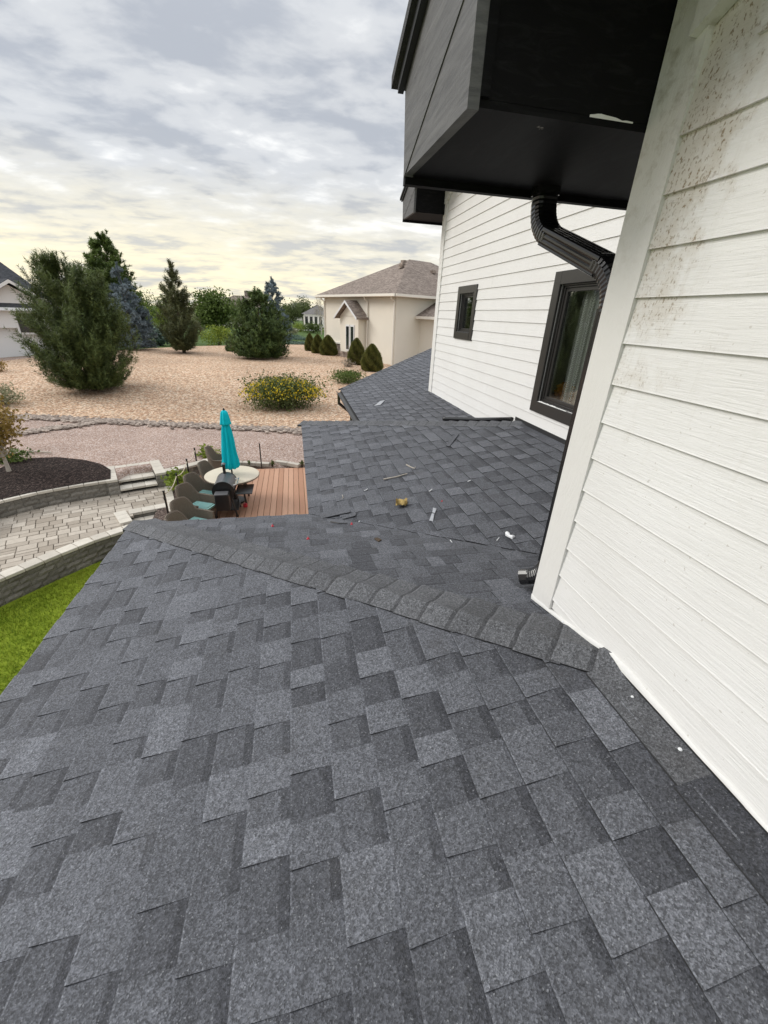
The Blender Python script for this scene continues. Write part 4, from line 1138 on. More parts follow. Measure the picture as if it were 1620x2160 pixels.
PY = [12.2, 11.2, 10.1, 9.0]; PL = ['dark rail post at the far left deck corner behind the chairs', 'dark rail post with rope beside the second chair from the far deck edge', 'dark rail post with rope beside the third chair from the far deck edge', 'dark rail post with rope between the cushioned chairs', 'dark rail post with rope behind the chair nearest the roof']
for y, lb in zip(PY, PL): post(-2.985, y, .72, lb)
b = MB()
for i in range(3):
    P = [Vector((-2.985, PY[i], DECK+.66)).lerp(Vector((-2.985, PY[i+1], DECK+.66)), t/8)-Vector((0, 0, .10*math.sin(math.pi*t/8))) for t in range(9)]
    b.tube(P, .011, 6)
b.build('rail_rope', M['rope'], None, tones=False, label='pale rope strung between the dark rail posts of the deck', cat='rope')

# ------------------------------------------------------------------ table and umbrella
TC = Vector((-1.66, 9.93, 0)); ZT = -3.67
tb = thing('patio_table', (TC.x, TC.y, DECK), 'round sand coloured patio table with the turquoise umbrella through it', 'table')
b = MB(); b.lathe([(0, .03), (.62, .03), (.64, .022), (.645, .01), (.63, 0), (0, 0)], 40, (TC.x, TC.y, ZT-.03)); b.build('table_top', M['tabletop'], tb, tones=False)
b = MB(); b.lathe([(.635, .0), (.645, -.012), (.625, -.03), (.61, -.03)], 40, (TC.x, TC.y, ZT-.03)); b.build('rim', M['wicker'], tb, tones=False)
for i in range(4):
    a = math.pi/4+i*math.pi/2; b = MB(); b.tube([(TC.x+.42*math.cos(a), TC.y+.42*math.sin(a), DECK), (TC.x+.36*math.cos(a), TC.y+.36*math.sin(a), DECK+.4), (TC.x+.45*math.cos(a), TC.y+.45*math.sin(a), ZT-.05)], .022, 8); b.build('leg', M['metal'], tb, tones=False)
um = thing('umbrella', (TC.x, TC.y, DECK), 'closed turquoise patio umbrella standing in the round table', 'umbrella')
b = MB(); b.tube([(TC.x, TC.y, DECK+.03), (TC.x, TC.y, -2.16)], .02, 10); b.build('pole', M['metal'], um, tones=False)
b = MB(); b.lathe([(0, 0), (.24, 0), (.24, .04), (.05, .07), (.04, .2), (0, .2)], 20, (TC.x, TC.y, DECK)); b.build('base', M['metal'], um, tones=False)
def folds(prof, n=72, amp=.16, nf=8, ph=0):
    b = MB(); base = 0
    for i, (r_, z) in enumerate(prof):
        for j in range(n):
            a = 2*math.pi*j/n; f = 1+amp*math.cos(nf*a+ph+.5*math.sin(z*5))*min(1, i/2)+.05*math.sin(17*a+z*9)*min(1, i/2)
            b.v.append((TC.x+r_*f*math.cos(a), TC.y+r_*f*math.sin(a), z))
    for i in range(len(prof)-1):
        for j in range(n): b.f.append((i*n+j, i*n+(j+1) % n, (i+1)*n+(j+1) % n, (i+1)*n+j)); b.t.append(.5)
    return b
folds([(.055, -2.30), (.075, -2.42), (.105, -2.62), (.125, -2.85), (.145, -3.1), (.165, -3.3), (.180, -3.44), (.150, -3.50), (.07, -3.52)], 96, .20, 8).build('canopy', M['teal'], um, tones=False, smooth=True)
folds([(.0, -2.105), (.045, -2.115), (.075, -2.16), (.098, -2.28), (.118, -2.40), (.122, -2.43), (.10, -2.435)], 96, .10, 8, 1).build('vent_flap', M['teal'], um, tones=False, smooth=True)
b = MB(); b.lathe([(0, .06), (.018, .05), (.025, .02), (.018, 0)], 12, (TC.x, TC.y, -2.115)); b.build('finial', M['metal'], um, tones=False)

# ------------------------------------------------------------------ chairs (face +x, local origin on the deck)
def make_chair():
    c = thing('patio_chair', (0, 0, 0))
    U_ = []
    for i in range(25):
        t = i/24; a = math.pi*(.5+t)                   # round the back
        U_.append((-.06+.30*math.cos(a)*1.0, .30*math.sin(a), 0))
    U_ = [(.24, .30, 0), (.12, .305, 0)]+U_+[(.12, -.305, 0), (.24, -.30, 0)]
    def top(x): return .60+.30*sm(-.12, -.32, x)
    b = MB(); n = len(U_)
    rows = []
    for lvl in range(7):
        f = lvl/6; row = []
        for x, y, _ in U_:
            z = .24+(top(x)-.24)*f; s = 1+.10*f+.02*math.sin(f*3); row.append((x*s-(.06*f if x < -.1 else 0), y*s, z))
        rows.append(row)
    th = .03; vs = []
    for row in rows: vs += row
    inner = [[(x*.90+.005, y*.90, z) for x, y, z in row] for row in rows]
    for row in inner: vs += row
    fs = []
    for l in range(6):
        for i in range(n-1): fs += [(l*n+i, l*n+i+1, (l+1)*n+i+1, (l+1)*n+i), ((7+l)*n+i+1, (7+l)*n+i, (8+l)*n+i, (8+l)*n+i+1)]
    for i in range(n-1): fs += [(6*n+i, 6*n+i+1, 13*n+i+1, 13*n+i), (i+1, i, 7*n+i, 7*n+i+1)]
    for i in (0, n-1):
        for l in range(6): fs.append((l*n+i, (l+1)*n+i, (8+l)*n+i, (7+l)*n+i))
    b.add(vs, fs); b.build('back_shell', M['wicker'], c, world=False, tones=False, smooth=False)
    b = MB(); P = [Vector(((x*1.07-(.06 if x < -.1 else 0)), y*1.07, top(x)+.005)) for x, y, _ in U_]; b.tube(P, .024, 7); b.build('top_roll', M['wicker'], c, world=False, tones=False, smooth=True)
    b = MB(); b.bbox(-.30, .25, -.275, .275, .24, .37, .015); b.build('seat', M['wicker'], c, world=False, tones=False)
    for sx in (-.26, .21):
        for sy in (-.25, .25):
            b = MB(); b.tube([(sx*1.06, sy*1.06, 0), (sx, sy, .25)], .02, 7); b.build('leg', M['metal'], c, world=False, tones=False)
    b = MB(); b.bbox(-.24, .28, -.25, .25, .372, .455, .025); b.build('cushion', M['aqua'], c, world=False, tones=False, smooth=True)
    return c
chair0 = make_chair()
def copy_tree(o, parent=None):
    c = o.copy(); COL.objects.link(c); c.parent = parent
    for ch in list(o.children): copy_tree(ch, c)
    return c
CH = [(-2.17, 7.95, -.50, 'brown wicker chair with aqua cushion, lowest in the row by the roof edge', 1), (-2.26, 8.77, -.45, 'brown wicker chair with aqua cushion beside the black grill', 1), (-2.24, 9.43, -.42, 'brown wicker chair with aqua cushion pushed against the round table', 1),
      (-2.10, 10.33, -.30, 'brown wicker chair partly behind the round table top', 0), (-2.17, 11.69, -.05, 'brown wicker chair at the far end of the deck behind the umbrella', 0), (-2.09, 7.34, -.3, 'brown wicker chair back peeping over the roof edge', 0)]
for i, (x, y, rz, lb, cu) in enumerate(CH):
    o = chair0 if i == 0 else copy_tree(chair0)
    o.location = (x, y, DECK); o.rotation_euler = (0, 0, rz); o.scale = (.93, .93, .96); o['label'] = lb; o['category'] = 'chair'; o['group'] = 'wicker chairs on the deck'

# ------------------------------------------------------------------ smoker grill
gr = thing('smoker_grill', (-1.74, 9.2, DECK), 'black barrel smoker grill with chimney and grey steel lid beside the table', 'grill')
GX, GY0, GY1, GZ, GR = -1.745, 8.98, 9.62, DECK+.66, .235
def arc(a0, a1, r_, n=14): return [(GX+r_*math.cos(R(a0+(a1-a0)*i/n)), GZ+r_*math.sin(R(a0+(a1-a0)*i/n))) for i in range(n+1)]
def shell(a0, a1, r_, y0, y1, mat, name, parent):
    o_ = arc(a0, a1, r_); i_ = arc(a1, a0, r_-.012); b = MB(); b.prism([(x, y0, z) for x, z in o_+i_], (0, y1-y0, 0)); return b.build(name, M[mat], parent, tones=False, smooth=False)
shell(8, 172, GR, GY0+.012, GY1, 'grillgrey', 'lid', gr); shell(172, 368, GR-.002, GY0+.012, GY1, 'grillblack', 'drum', gr)
for y in (GY0, GY1):
    b = MB(); pp = arc(0, 360, GR+.006, 32)[:-1]; b.prism([(x, y, z) for x, z in pp], (0, .014, 0)); b.build('end_plate', M['grillblack'], gr, tones=False)
b = MB(); b.tube([(GX-.02, GY1-.06, GZ+GR-.03), (GX-.02, GY1-.06, GZ+GR+.22)], .034, 12); ch_ = b.build('chimney', M['grillblack'], gr, tones=False)
b = MB(); b.lathe([(.055, 0), (.05, .012), (0, .045)], 14, (GX-.02, GY1-.06, GZ+GR+.225)); b.build('chimney_cap', M['grillgrey'], ch_, tones=False)
b = MB(); b.bbox(GX-.15, GX+.15, GY0-.26, GY0-.004, GZ-.36, GZ+.02, .01); hp = b.build('hopper', M['grillblack'], gr, tones=False)
b = MB(); b.bbox(GX-.155, GX+.13, GY0-.265, GY0-.06, GZ+.022, GZ+.045, .006); b.build('hopper_lid', M['grillgrey'], hp, tones=False)
b = MB(); b.tube([(GX+.22, GY0+.12, GZ+.10), (GX+.30, GY0+.12, GZ+.13), (GX+.30, GY1-.12, GZ+.13), (GX+.22, GY1-.12, GZ+.10)], .014, 8); b.build('handle', M['silver'], gr, tones=False)
b = MB(); b.bbox(GX+.24, GX+.62, GY0+.03, GY1-.04, GZ-.10, GZ-.075, .006); b.build('front_shelf', M['grillblack'], gr, tones=False)
b = MB(); b.bbox(GX-.28, GX+.28, GY0+.04, GY1-.02, DECK+.16, DECK+.18, .004); b.build('bottom_shelf', M['grillblack'], gr, tones=False)
for sx in (-.2, .2):
    for y in (GY0+.04, GY1-.04):
        b = MB(); b.tube([(GX+sx*.75, y, GZ-.15), (GX+sx*1.15, y, DECK+.03)], .02, 4); lg = b.build('leg', M['grillblack'], gr, tones=False)
        b = MB(); b.lathe([(0, 0), (.03, 0), (.03, .03), (0, .03)], 10, (GX+sx*1.15, y, DECK)); b.build('foot', M['grillblack'], lg, tones=False)
b = MB(); b.lathe([(0, 0), (.05, 0), (.055, .07), (.04, .09), (0, .09)], 12, (GX+.36, 9.55, DECK)); b.build('grease_pot', M['red'], None, tones=False, label='small dark red pot on the deck behind the grill', cat='pot')

# ================================================================== VEGETATION
M['pine'] = leafmat('dark pine needles', (.036, .058, .018), (.16, .20, .058), .55, .15)
M['pine2'] = leafmat('olive pine needles', (.042, .054, .020), (.165, .175, .072), .55, .15)
M['juniper'] = leafmat('green juniper', (.032, .058, .018), (.15, .21, .06), .55, .15)
M['blue'] = leafmat('blue spruce needles', (.070, .095, .11), (.29, .35, .38), .55, .15)
M['teallow'] = leafmat('blue green creeping juniper', (.055, .095, .075), (.20, .28, .22), .6, .15)
M['cone'] = leafmat('dwarf spruce needles', (.065, .078, .018), (.27, .265, .080), .55, .15)
M['leaf'] = leafmat('green leaves', (.040, .070, .016), (.17, .23, .055), .55, .3)
M['leaf2'] = leafmat('grey green far leaves', (.058, .082, .030), (.18, .22, .075), .6, .3)
M['lime'] = leafmat('lime green leaves', (.10, .15, .02), (.33, .40, .06), .55, .35)
M['autumn'] = leafmat('orange green leaves', (.14, .10, .025), (.42, .28, .08), .55, .35)
M['sage'] = leafmat('pale sage leaves', (.16, .17, .09), (.42, .41, .26), .6, .3)
M['flower'] = leafmat('yellow flowers', (.62, .44, .01), (.85, .68, .05), .6, .3)
M['dryleaf'] = leafmat('dry brown fine twigs', (.20, .16, .12), (.42, .36, .29), .7, .2)
def unit(v): return v/np.maximum(np.linalg.norm(v, axis=1)[:, None], 1e-9)
def needles(P, D, L, m, ln, w, tone0):
    """bottle-brush shoots: P (n,3) base, D (n,3) unit axis, L (n,) length -> triangles"""
    n = len(P); P = np.repeat(P, m, 0); D = np.repeat(D, m, 0); L = np.repeat(L, m); tn = np.repeat(tone0, m)
    s = RNG.random(n*m)**.8; r_ = RNG.normal(size=(n*m, 3)); r_ = unit(r_-D*np.sum(r_*D, 1)[:, None])
    q = P+D*(L*s)[:, None]; o = unit(D*RNG.uniform(.45, .95, (n*m, 1))+r_)
    side = unit(np.cross(o, r_+RNG.normal(size=(n*m, 3))*.3))
    W = w*RNG.uniform(.7, 1.3, (n*m, 1)); Ln = ln*RNG.uniform(.7, 1.25, (n*m, 1))
    return np.stack([q-side*W, q+side*W, q+o*Ln], 1), np.clip(tn+RNG.normal(0, .16, n*m), 0, 1)
def conifer(name, label, base, H, prof, lean=.55, nsh=2200, m=16, ln=.22, w=.020, shoot=.55, mat='pine', tops=6, group=None, inner=.55, bark='bark', upright=.6, cat='tree', clump=0):
    """prof: list of (height fraction, radius)"""
    base = Vector(base); t = thing(name, base, label, cat, group)
    hs = [p[0] for p in prof]; rs = [p[1] for p in prof]
    b = MB(); b.tube([base-Vector((0, 0, .15)), base+Vector((.03, .02, H*.4)), base+Vector((0, .05, H*.93))], [.05*H**.6, .035*H**.6, .012], 7)
    for i in range(10):
        h = H*random.uniform(.08, .7); a = random.uniform(0, 6.28); rr = np.interp(h/H, hs, rs)*.75
        b.tube([base+Vector((0, 0, h)), base+Vector((rr*.5*math.cos(a), rr*.5*math.sin(a), h+rr*.22)), base+Vector((rr*math.cos(a), rr*math.sin(a), h+rr*.6))], [.03, .022, .008], 5)
    b.build('trunk', M[bark], t, tones=False)
    # shoots gathered on boughs so that the outline is broken and gaps stay open
    nb = clump or max(40, nsh//11)
    hb = RNG.random(nb); keep = np.interp(hb, hs, rs); hb = RNG.choice(hb, nb, p=keep/keep.sum())
    ab = RNG.random(nb)*6.283; rb = np.interp(hb, hs, rs); fb_ = RNG.uniform(.62, 1.04, nb)
    per = nsh//nb
    B = np.stack([rb*fb_*np.cos(ab), rb*fb_*np.sin(ab), hb*H], 1)
    tb_ = RNG.random(nb)
    BB = np.repeat(B, per, 0); bt = np.repeat(tb_, per); AB = np.repeat(ab, per); RB = np.repeat(rb, per)
    n = len(BB)
    along = RNG.random(n)
    # position along the bough from inside out, rising outwards
    Pn = BB*np.stack([inner+(1-inner)*along, inner+(1-inner)*along, np.ones(n)], 1)
    Pn[:, 2] += (along-.75)*RB*upright*.8
    Pn += RNG.normal(0, .05, (n, 3))*np.maximum(RB, .3)[:, None]
    Pn[:, 2] = np.maximum(Pn[:, 2], .04*H)
    out = np.stack([np.cos(AB), np.sin(AB), np.zeros(n)], 1)
    D = unit(out*lean+np.array([0, 0, upright+.25])+RNG.normal(0, .28, (n, 3)))
    V, tn = needles(Pn+np.array(base), D, shoot*RNG.uniform(.6, 1.2, n), m, ln, w, bt*.7+.15*RNG.random(n)*0+.15)
    # leaders
    tp = np.zeros((tops*6, 3)); 
    for i in range(tops):
        a = RNG.random()*6.283; rr = RNG.uniform(0, .6)*np.interp(.86, hs, rs)
        for j in range(6): tp[i*6+j] = (rr*math.cos(a), rr*math.sin(a), H*(.80+.14*RNG.random()*.8)+j*.035*H*RNG.uniform(.5, .9))
    V2, t2 = needles(tp+np.array(base), unit(np.array([0, 0, 1.])+RNG.normal(0, .10, (len(tp), 3))), np.full(len(tp), shoot*.8), m*2, ln, w, np.full(len(tp), .5))
    tri_cloud('crown', np.concatenate([V, V2]), np.concatenate([tn, t2]), M[mat], t)
    return t
def leafy(name, label, base, rx, ry, H, n, mat, leaf=.06, cat='shrub', group=None, trunk=0.0, nclump=40, shell=.45, flower=None, nfl=0, stems=True, flat=.0, bark='bark', fls=.03, tight=.24):
    """broadleaf plant: leaf clusters through an ellipsoid (H high, standing on base, lifted by trunk)"""
    base = Vector(base); t = thing(name, base, label, cat, group)
    ctr = np.array(base)+np.array([0, 0, trunk+(H-trunk)*.5]); rad = np.array([rx, ry, (H-trunk)*.5])
    d = unit(RNG.normal(size=(nclump, 3))); C = ctr+d*rad*(RNG.uniform(shell, .95, (nclump, 1)))
    b = MB(); 
    b.tube([base-Vector((0, 0, .05)), base+Vector((0, 0, max(.1, trunk*.6))), Vector(ctr)-Vector((0, 0, rad[2]*.2))], [.02+.03*H**.5*(1 if trunk else .5), .02+.02*H**.5*(1 if trunk else .5), .015], 6)
    for c in C[:14]: b.tube([base+Vector((0, 0, trunk*.75)), Vector((np.array(base)+ctr)/2+(c-ctr)*.4), Vector(c)], [.012+.008*H**.5, .012, .004], 5)
    b.build('trunk' if trunk else 'stem', M[bark], t, tones=False)
    per = n//nclump; CC = np.repeat(C, per, 0); ct = np.repeat(RNG.random(nclump), per); m_ = len(CC)
    P = CC+np.clip(RNG.normal(size=(m_, 3)), -1.8, 1.8)*rad*tight
    P[:, 2] = np.maximum(P[:, 2], base.z+.02)
    a = RNG.normal(size=(m_, 3)); a = unit(a); c_ = unit(np.cross(a, RNG.normal(size=(m_, 3)))); s = leaf*RNG.uniform(.6, 1.3, (m_, 1))
    a *= s; c_ *= s*.5
    tri_cloud('crown' if trunk else 'foliage', np.stack([P-a, P+c_, P+a, P-c_], 1), np.clip(ct*.6+.2+RNG.normal(0, .18, m_), 0, 1), M[mat], t, k=4)
    if flower:
        d = unit(RNG.normal(size=(nfl, 3))); d[:, 2] = np.abs(d[:, 2])*1.0-.25; P = ctr+d*rad*RNG.uniform(.75, 1.12, (nfl, 1)); P[:, 2] = np.maximum(P[:, 2], base.z+.05)
        a = unit(RNG.normal(size=(nfl, 3))); c_ = unit(np.cross(a, RNG.normal(size=(nfl, 3)))); s = fls*RNG.uniform(.6, 1.4, (nfl, 1)); a *= s; c_ *= s
        tri_cloud('blossoms', np.stack([P-a, P+c_, P+a, P-c_], 1), RNG.random(nfl), M[flower], t, k=4)
    return t
def px_h(p, py):
    """height above p of the photo row py on the vertical through p"""
    x, y0, _ = project(p); lo, hi = 0.0, 40.0
    for _ in range(40):
        mid = (lo+hi)/2
        if project((p[0], p[1], p[2]+mid))[1] > py: lo = mid
        else: hi = mid
    return lo
# big pine
p = on_ground(172, 826); Hh = px_h(p, 552)
p = on_ground(200, 826); Hh = px_h(p, 560)
conifer('pine_tree', 'big bushy dark green pine standing on the gravel, largest of the pines', p, Hh, [(0, .9), (.06, 1.5), (.18, 2.05), (.35, 2.2), (.55, 2.05), (.72, 1.7), (.86, 1.25), (.96, .8), (1, .45)], .58, 6400, 22, .17, .012, .5, 'pine', 9, inner=.3, upright=.9, clump=230)
p = on_ground(389, 746); Hh = px_h(p, 567)
conifer('pine_tree', 'slim dark pine on the gravel between the blue spruce and the round juniper', p, Hh, [(0, .6), (.08, 1.25), (.22, 1.62), (.45, 1.55), (.65, 1.15), (.82, .72), (1, .12)], .42, 2200, 20, .22, .016, .5, 'pine2', 6, inner=.35, upright=.85, clump=150)
p = on_ground(553, 757); Hh = px_h(p, 617)
conifer('juniper_tree', 'rounded deep green juniper on the gravel in front of the blue spruce', p, Hh, [(0, 1.5), (.1, 2.3), (.3, 2.5), (.5, 2.3), (.7, 1.75), (.86, 1.1), (1, .25)], .5, 3400, 18, .19, .024, .3, 'juniper', 5, inner=.4, upright=.55)
p = on_ground(488, 742); conifer('juniper_tree', 'small low juniper beside the rounded deep green one', p, .9, [(0, .5), (.4, .6), (1, .1)], .5, 200, 14, .15, .022, .2, 'juniper', 2, inner=.4)
p = on_ground(285, 738); Hh = px_h(p, 566)
conifer('blue_spruce', 'blue grey spruce partly behind the big bushy pine', p, Hh, [(0, 1.5), (.06, 1.75), (.3, 1.62), (.5, 1.35), (.75, .8), (.9, .42), (1, .05)], .9, 2400, 16, .16, .026, .34, 'blue', 3, inner=.45, upright=.12)
p = on_ground(582, 722); Hh = px_h(p, 592)
conifer('blue_spruce', 'blue grey spruce rising behind the rounded juniper', p, Hh, [(0, 2.2), (.06, 2.5), (.3, 2.3), (.5, 1.9), (.75, 1.2), (.9, .7), (1, .2)], .9, 2400, 14, .24, .04, .45, 'blue', 3, inner=.45, upright=.15)
p = on_ground(262, 722); Hh = px_h(p, 503)
conifer('tall_tree', 'tall pointed olive green tree behind the blue spruce', p, Hh, [(0, 1.2), (.1, 2.4), (.3, 2.9), (.55, 2.5), (.78, 1.7), (.92, .9), (1, .25)], .75, 4600, 14, .30, .05, .5, 'leaf', 3, inner=.4, upright=.5)
# round dwarf spruces
def dwarf(px, py, top, wpx, label):
    p = on_ground(px, py); H = px_h(p, top); r_ = wpx/2/scale_at(p); t = thing('cone_shrub', p, label, 'shrub', 'clipped cone shrubs by the beige house')
    prof = [(.72, 0), (.95, .08), (1.0, .22), (.92, .42), (.72, .64), (.42, .84), (.12, .97), (0, 1)]
    b = MB(); b.lathe([(q*r_*.86, z*H*.95) for q, z in prof], 14, p); b.build('stem_core', M['bark'], t, tones=False)
    n = 9000; z = RNG.random(n)**1.05; rr = np.interp(z, [q[1] for q in prof], [q[0] for q in prof])*r_; a = RNG.random(n)*6.283
    lump = 1+.05*np.sin(a*5+z*14)+.04*np.sin(a*9-z*23)
    P = np.stack([rr*lump*np.cos(a), rr*lump*np.sin(a), z*H], 1)*1.0+np.array(p); o = unit(np.stack([np.cos(a), np.sin(a), .5+z*.6], 1)+RNG.normal(0, .35, (n, 3)))
    sd = unit(np.cross(o, RNG.normal(size=(n, 3))))*r_*.035; ln = r_*RNG.uniform(.10, .2, (n, 1))
    tn = np.clip(.45+.25*np.sin(a*5+z*14)+RNG.normal(0, .2, n), 0, 1)
    tri_cloud('foliage', np.stack([P-o*ln*.6-sd, P-o*ln*.6+sd, P+o*ln], 1), tn, M['cone'], t)
dwarf(784, 783, 727, 43, 'cone shaped dwarf spruce nearest the dark roof edge')
dwarf(752, 770, 714, 36, 'cone shaped dwarf spruce in front of the twin window of the beige house')
dwarf(693, 750, 708, 35, 'cone shaped dwarf spruce, largest of the row of three at the beige house')
dwarf(671, 746, 706, 27, 'middle cone shaped dwarf spruce in the row of three')
dwarf(654, 741, 703, 21, 'smallest cone shaped dwarf spruce beside the blue green creepers')
# shrubs
p = on_ground(597, 862); leafy('flowering_bush', 'wide bush full of yellow flowers on the peach gravel', p, 1.75, 1.1, 1.5, 10500, 'leaf2', .055, nclump=130, shell=.15, flower='flower', nfl=1300, fls=.036, tight=.27)
p = on_ground(462, 728); leafy('lime_shrub', 'yellow green shrub between the slim pine and the juniper', p, 1.6, 1.2, 1.7, 2200, 'lime', .09, nclump=40)
p = on_ground(736, 808); leafy('spreading_juniper', 'bright green spreading juniper beside the far lower roof', p, 1.15, .9, .75, 2600, 'leaf', .05, nclump=50, shell=.3)
p = on_ground(735, 775); leafy('dry_shrub', 'small wispy reddish shrub before the dwarf spruces', p, .55, .5, .6, 300, 'dryleaf', .06, nclump=20)
for (x, y, rx, h, lb) in ((625, 727, 1.9, .45, 'blue green creeping juniper behind the rounded juniper'), (640, 718, 2.4, .5, 'blue green creeping juniper beside the small dwarf spruce'), (612, 713, 2.2, .6, 'blue green creeping juniper nearest the lawn strip')):
    p = on_ground(x, y); leafy('creeping_juniper', lb, p, rx, 1.2, h, 1500, 'teallow', .10, nclump=50, shell=.3)
p = on_ground(616, 706); leafy('ornamental_grass', 'pale domed ornamental grass beyond the creeping junipers', p, 1.3, 1.2, 1.6, 1200, 'sage', .12, nclump=40)
p = on_ground(335, 729); leafy('ornamental_grass', 'blue green tuft of ornamental grass beside the slim pine', p, 1.3, 1.0, 1.5, 1600, 'teallow', .14, nclump=40)
p = on_ground(300, 732); leafy('ornamental_grass', 'tuft of green ornamental grass right of the blue spruce', p, 1.0, .9, .9, 700, 'leaf2', .12, nclump=30)
p = on_ground(8, 855); leafy('sage_shrub', 'pale grey green shrub at the edge of the gravel bed', p, .75, .7, .85, 1400, 'sage', .05, nclump=40)
p = on_ground(-6, 786); leafy('small_shrub', 'small rust brown shrub on the gravel by the white house', p, .5, .5, .7, 500, 'autumn', .06, nclump=20)
p = on_ground(20, 996); leafy('young_tree', 'small tree with orange and green leaves and pale trunk in the mulch bed', p, .62, .62, px_h(p, 842), 2600, 'autumn', .05, 'tree', trunk=.55, nclump=60, shell=.2, bark='palebark')
p = on_ground(20, 972); leafy('low_shrub', 'low dark green spreading shrub behind the young tree', p, .75, .45, .28, 900, 'leaf', .045, nclump=30, shell=.2)
p = Vector((-3.22, 10.9, PAT)); leafy('border_plant', 'yellow green leafy plant between steps and deck chairs', p, .34, .38, .55, 900, 'lime', .05, nclump=26, shell=.2)
p = Vector((-2.75, 12.75, -4.35)); leafy('border_plant', 'yellow green plant behind the farthest deck chair', p, .3, .3, .62, 700, 'lime', .05, nclump=22, shell=.2)
for x, y, lb in ((-1.55, 12.60, 'tiny green weed between the curb stones behind the table'), (-.86, 12.52, 'tiny green weed at the gap between the curb stones'), (.05, 12.35, 'tiny green weed at the roof end of the curb')):
    leafy('weed', lb, (x, y, -4.38), .07, .07, .16, 60, 'leaf2', .035, nclump=8, cat='weed')
p = on_ground(75, 958); b = MB(); b.tube([p+Vector((-.5, 0, .05)), p+Vector((0, .06, .06)), p+Vector((.45, -.04, .05))], [.035, .03, .02], 7); b.build('fallen_branch', M['palebark'], None, tones=False, label='pale branch lying at the edge of the mulch bed', cat='branch')

# ================================================================== NEIGHBOURING HOUSES
def poly_obj(name, pts, vec, mat, parent):
    b = MB(); b.prism([Vector(p) for p in pts], vec); return b.build(name, M[mat], parent, tones=False)
nb = on_ground(830, 772); NC = Vector((nb.x, nb.y, 0)); GZN = nb.z-.1
a_ = Vector((-.42, .907, 0)).normalized(); b_ = Vector((a_.y, -a_.x, 0))
EZ = NC.length and px_h((NC.x, NC.y, 0.0), 620)           # eave height above the camera level
L1 = 10.6; W1 = 13.0
nh = thing('neighbour_house', (NC.x, NC.y, GZN), 'large beige stucco house with brown hipped roof behind the dwarf spruces', 'house')
def at(u, v, z=0): return NC+a_*u+b_*v+Vector((0, 0, z))
def wallpoly(name, u0, u1, v0, v1, z0, z1, mat='stucco'):
    return poly_obj(name, [at(u0, v0, z0), at(u1, v0, z0), at(u1, v1, z0), at(u0, v1, z0)], (0, 0, z1-z0), mat, nh)
wallpoly('wall', 0, L1, 0, W1, GZN-.6, EZ-.05)
ov = .55
E_ = [at(-ov, -ov, EZ), at(L1+ov, -ov, EZ), at(L1+ov, W1+ov, EZ), at(-ov, W1+ov, EZ)]
hr = (L1/2+ov)*.50
R1, R2 = at(L1/2, L1/2, EZ+hr), at(L1/2, W1-L1/2+.0, EZ+hr)
b = MB(); vs = [v for v in E_]+[R1, R2]+[v-Vector((0, 0, .2)) for v in E_]
b.add(vs, [(1, 0, 4), (0, 3, 5, 4), (3, 2, 5), (2, 1, 4, 5), (6, 7, 8, 9)]); rf = b.build('roof', M['brownroof'], nh, tones=False)
b = MB()
for i in range(4): 
    p0, p1 = E_[i], E_[(i+1) % 4]; d = (p1-p0); nrm = Vector((d.y, -d.x, 0)).normalized(); s_ = 1 if (p0-at(L1/2, W1/2)).dot(nrm) > 0 else -1
    b.prism([p0+nrm*s_*.02, p0+nrm*s_*.12, p0+nrm*s_*.12-Vector((0, 0, .16)), p0+nrm*s_*.02-Vector((0, 0, .2))], d)
b.build('gutter', M['stuccotrim'], nh, tones=False)
for t in (.42, .5, .58, .8):
    q = at(L1/2-.9, L1/2-1.2+t*0, EZ+hr)+b_*0; q = E_[0].lerp(R1, .0)
for i, (u, v) in enumerate(((4.2, 3.6), (4.7, 4.1), (5.2, 4.6), (3.2, 6.2))):
    z = EZ+min(u+ov, v+ov, L1+ov-u)*.50*1.0; b = MB(); c = at(u, v, z)
    b.prism([c-a_*.2-b_*.15, c+a_*.2-b_*.15, c+a_*.2+b_*.15, c-a_*.2+b_*.15], (0, 0, .22)); b.build('roof_vent', M['wain'], rf, tones=False)
# lower wing to the right
wallpoly('wall', -2.6, 0, 2.4, W1, GZN-.6, EZ-1.35)
b = MB(); q = [at(-3.1, 1.9, EZ-1.35), at(.0, 1.9, EZ-1.35), at(.0, W1, EZ-1.35), at(-3.1, W1, EZ-1.35), at(0, 4.0, EZ-.25), at(0, W1, EZ-.25)]
b.add(q, [(1, 0, 4), (0, 3, 5, 4)]); b.build('roof', M['brownroof'], nh, tones=False)
b = MB(); b.prism([at(-3.12, 1.88, EZ-1.36), at(-3.24, 1.76, EZ-1.36), at(-3.24, 1.76, EZ-1.54), at(-3.12, 1.88, EZ-1.54)], b_*8); b.prism([at(-3.12, 1.88, EZ-1.36), at(-3.24, 1.76, EZ-1.36), at(-3.24, 1.76, EZ-1.54), at(-3.12, 1.88, EZ-1.54)], a_*3.1); b.build('gutter', M['stuccotrim'], nh, tones=False)
w = thing('window', at(-2.6, 3.4, EZ-2.6), parent=nh); w.matrix_parent_inverse = wmat(nh).inverted()
poly_obj('surround', [at(-2.63, 3.05, EZ-2.75), at(-2.63, 3.65, EZ-2.75), at(-2.63, 3.65, EZ-1.75), at(-2.63, 3.05, EZ-1.75)], a_*.02, 'stucco', w)
poly_obj('frame', [at(-2.68, 3.12, EZ-2.62), at(-2.68, 3.58, EZ-2.62), at(-2.68, 3.58, EZ-1.85), at(-2.68, 3.12, EZ-1.85)], a_*.04, 'white', w)
poly_obj('pane', [at(-2.70, 3.22, EZ-2.5), at(-2.70, 3.48, EZ-2.5), at(-2.70, 3.48, EZ-1.97), at(-2.70, 3.22, EZ-1.97)], a_*.01, 'darkglass', w)
